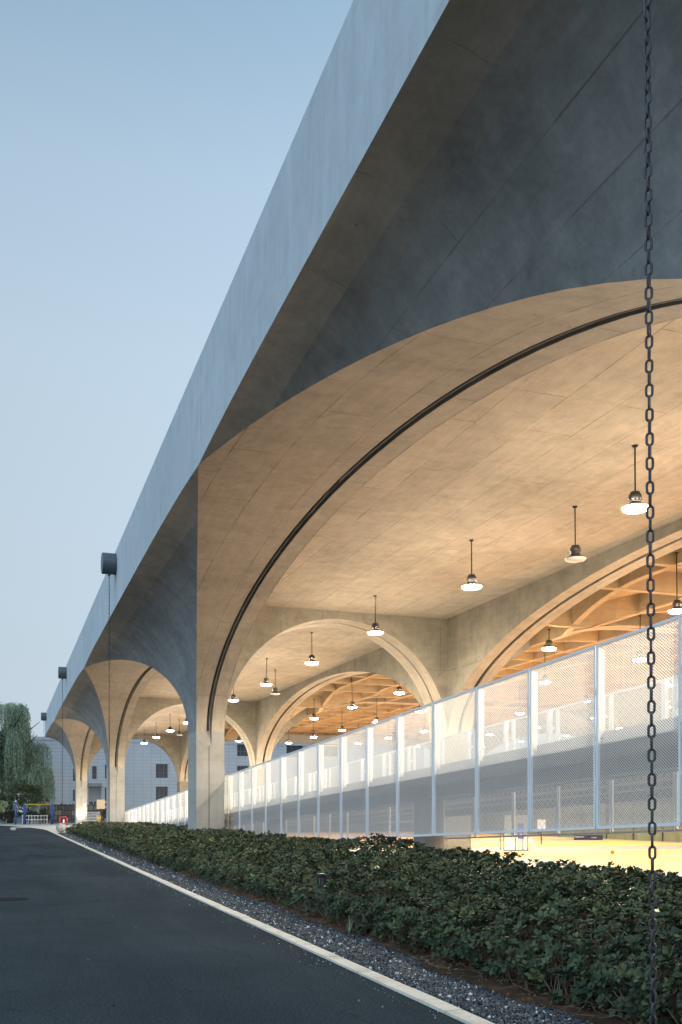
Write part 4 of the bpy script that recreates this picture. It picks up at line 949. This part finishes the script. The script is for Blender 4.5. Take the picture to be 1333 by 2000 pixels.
# ------------------------------------------------------------------ trees
def willow(x, y, h, rad_, label, nstr=900, seed=1, cat='tree', leaf=.21, strand=3.5, name='willow_tree'):
    R_ = np.random.default_rng(seed); rr = random.Random(seed)
    root = empty(name, (x, y, 0), label=label, cat=cat)
    b = MB(); b.smooth = True; b.tube([(0, 0, 0), (.1, 0, h * .25), (-.1, .2, h * .5), (.1, .1, h * .75)], [.38, .30, .2, .08], 10)
    for i in range(12):
        a = i * 2.4; z0_ = h * (.25 + .04 * i); b.tube([(0, 0, z0_), (math.cos(a) * rad_ * .35, math.sin(a) * rad_ * .35, z0_ + h * .14), (math.cos(a) * rad_ * .7, math.sin(a) * rad_ * .7, min(h * .93, z0_ + h * .24))], [.12, .08, .03], 6, False)
    b.build('trunk', M['bark'], root)
    # clumps of hanging strands
    nc = 30; cl = []
    for i in range(nc):
        a = rr.uniform(0, 6.28); q = rr.random() ** .5; zc = h * (.97 - .42 * q * q - rr.random() * .34); cl.append((math.cos(a) * q * rad_ * .9, math.sin(a) * q * rad_ * .9, zc, rr.uniform(.14, .26) * rad_))
    base = []; dr = []; nr = []; tn = []
    for s_ in range(nstr):
        cx, cy_, cz, cr = cl[s_ % nc]; v = R_.normal(0, 1, 3); v /= np.linalg.norm(v); v[2] = abs(v[2]) * .8; p0 = np.array([cx, cy_, cz]) + v * cr * R_.uniform(.5, 1.0)
        if p0[2] > h: p0[2] = h - R_.uniform(0, .5)
        L_ = strand * R_.uniform(.45, 1.25); L_ = min(L_, p0[2] - h * .1); out_ = v[:2] * R_.uniform(.2, .5); n = int(L_ / (leaf * .55)); tone = .45 + R_.normal(0, .13) + .18 * (s_ % nc % 5 == 0)
        for j in range(n):
            u = j / max(n, 1); w_ = math.sin(min(u * 3, 1.57))
            base.append(p0 + np.array([out_[0] * w_, out_[1] * w_, -u * L_]) + R_.normal(0, .04, 3)); dr.append([R_.normal(0, .45), R_.normal(0, .45), -1.0]); nr.append(R_.normal(0, 1, 3)); tn.append(tone + R_.normal(0, .08))
    V, F = leaves(np.array(base), np.array(dr), np.array(nr), R_.uniform(.8, 1.3, len(base)) * leaf, .75)
    o = npmesh('crown', V, F, M['willow'], np.clip(np.repeat(tn, 7), 0, 1)); o.parent = root
def bushy(x, y, h, w_, label, n=2600, seed=2, leaf=.16, base_z=.35, name='broadleaf_tree', cat='tree', nc=26):
    R_ = np.random.default_rng(seed); rr = random.Random(seed); root = empty(name, (x, y, 0), label=label, cat=cat)
    b = MB(); b.smooth = True; b.tube([(0, 0, 0), (.05, 0, h * .3), (0, .05, h * .55)], [.12 * h / 4, .09 * h / 4, .05], 8)
    for i in range(9):
        a = i * 2.4; b.tube([(0, 0, h * (.2 + .03 * i)), (math.cos(a) * w_ * .3, math.sin(a) * w_ * .3, h * (.45 + .02 * i)), (math.cos(a) * w_ * .7, math.sin(a) * w_ * .7, h * (.6 + .03 * i))], [.05, .035, .015], 5, False)
    b.build('trunk', M['bark'], root)
    cl = []
    for i in range(nc): a = rr.uniform(0, 6.28); q = rr.random() ** .5; zc = h * (base_z + (1 - base_z) * (.15 + .75 * rr.random() * math.sqrt(max(0, 1 - q * q * .8)))); cl.append((math.cos(a) * q * w_ * .85, math.sin(a) * q * w_ * .85, zc, w_ * rr.uniform(.18, .32), rr.uniform(-.12, .15)))
    base = []; nr = []; tn = []
    for s_ in range(n):
        c = cl[s_ % nc]; v = R_.normal(0, 1, 3); v /= np.linalg.norm(v); p0 = np.array(c[:3]) + v * c[3] * R_.uniform(.6, 1.05) * np.array([1, 1, .75]); base.append(p0); nr.append(v + np.array([0, 0, .5])); tn.append(.45 + c[4] + R_.normal(0, .08))
    V, F, T = rosettes(np.array(base), np.array(nr), R_.uniform(.8, 1.2, n) * leaf, 5, np.array(tn)); o = npmesh('crown', V, F, M['leaf'] if name != 'light_shrub' else M['willow'], np.clip(T, 0, 1)); o.parent = root
q = px(30, 1600, t=126)
willow(q[0] - .6, 126, 15.6, 5.3, 'tall weeping willow with hanging strands beside the far end of the canopy', 2600, 4)
q = px(-45, 1600, t=124); willow(q[0], 124, 14.2, 4.6, 'weeping willow cut by the left edge of the picture', 1500, 9)
q = px(58, 1600, t=119.5); bushy(q[0] - .6, 119.5, 5.4, 2.5, 'small round leafy tree in front of the willow, behind the monkey bars', 2000, 5)
q = px(14, 1600, t=117); bushy(q[0] - 1.6, 117, 5.0, 2.0, 'dark leafy tree at the left behind the single blue post', 1500, 15)
q = px(-3, 1600, t=104); bushy(q[0] - .4, 104, 5.6, 1.25, 'pale green shrub at the left edge of the road end', 1500, 6, .12, .15, 'light_shrub', 'shrub')
q = px(75, 1600, t=124.5); bushy(q[0], 124.2, 2.1, 1.9, 'dark low hedge bush behind the white railing', 1200, 8, .12, .1, 'low_bush', 'bush', 16)
q = px(208, 1600, t=124); bushy(q[0], 124, 2.6, .9, 'dark green bush behind the notice board', 500, 18, .12, .1, 'low_bush', 'bush', 10)
q = px(20, 1600, t=129); bushy(q[0] - 1.5, 129, 3.4, 4.2, 'dark clipped shrubs filling the back of the playground under the willow', 2600, 28, .16, .08, 'low_bush', 'bush', 40)
# a small planted verge with a kerb at the far left
b = MB(); b.box(-20, -2.4, 103.0, 103.25, 0, .14); b.box(-2.4, -2.15, 103.0, 111.9, 0, .14); b.build('verge_kerb', M['kerb'], kind='structure')
b = MB(); b.quad((-20, 103.25, .06), (-2.4, 103.25, .06), (-2.4, 111.9, .06), (-20, 111.9, .06)); b.build('verge_soil', M['soil'], kind='structure')
# trees to the west of the road, outside the picture: none are built
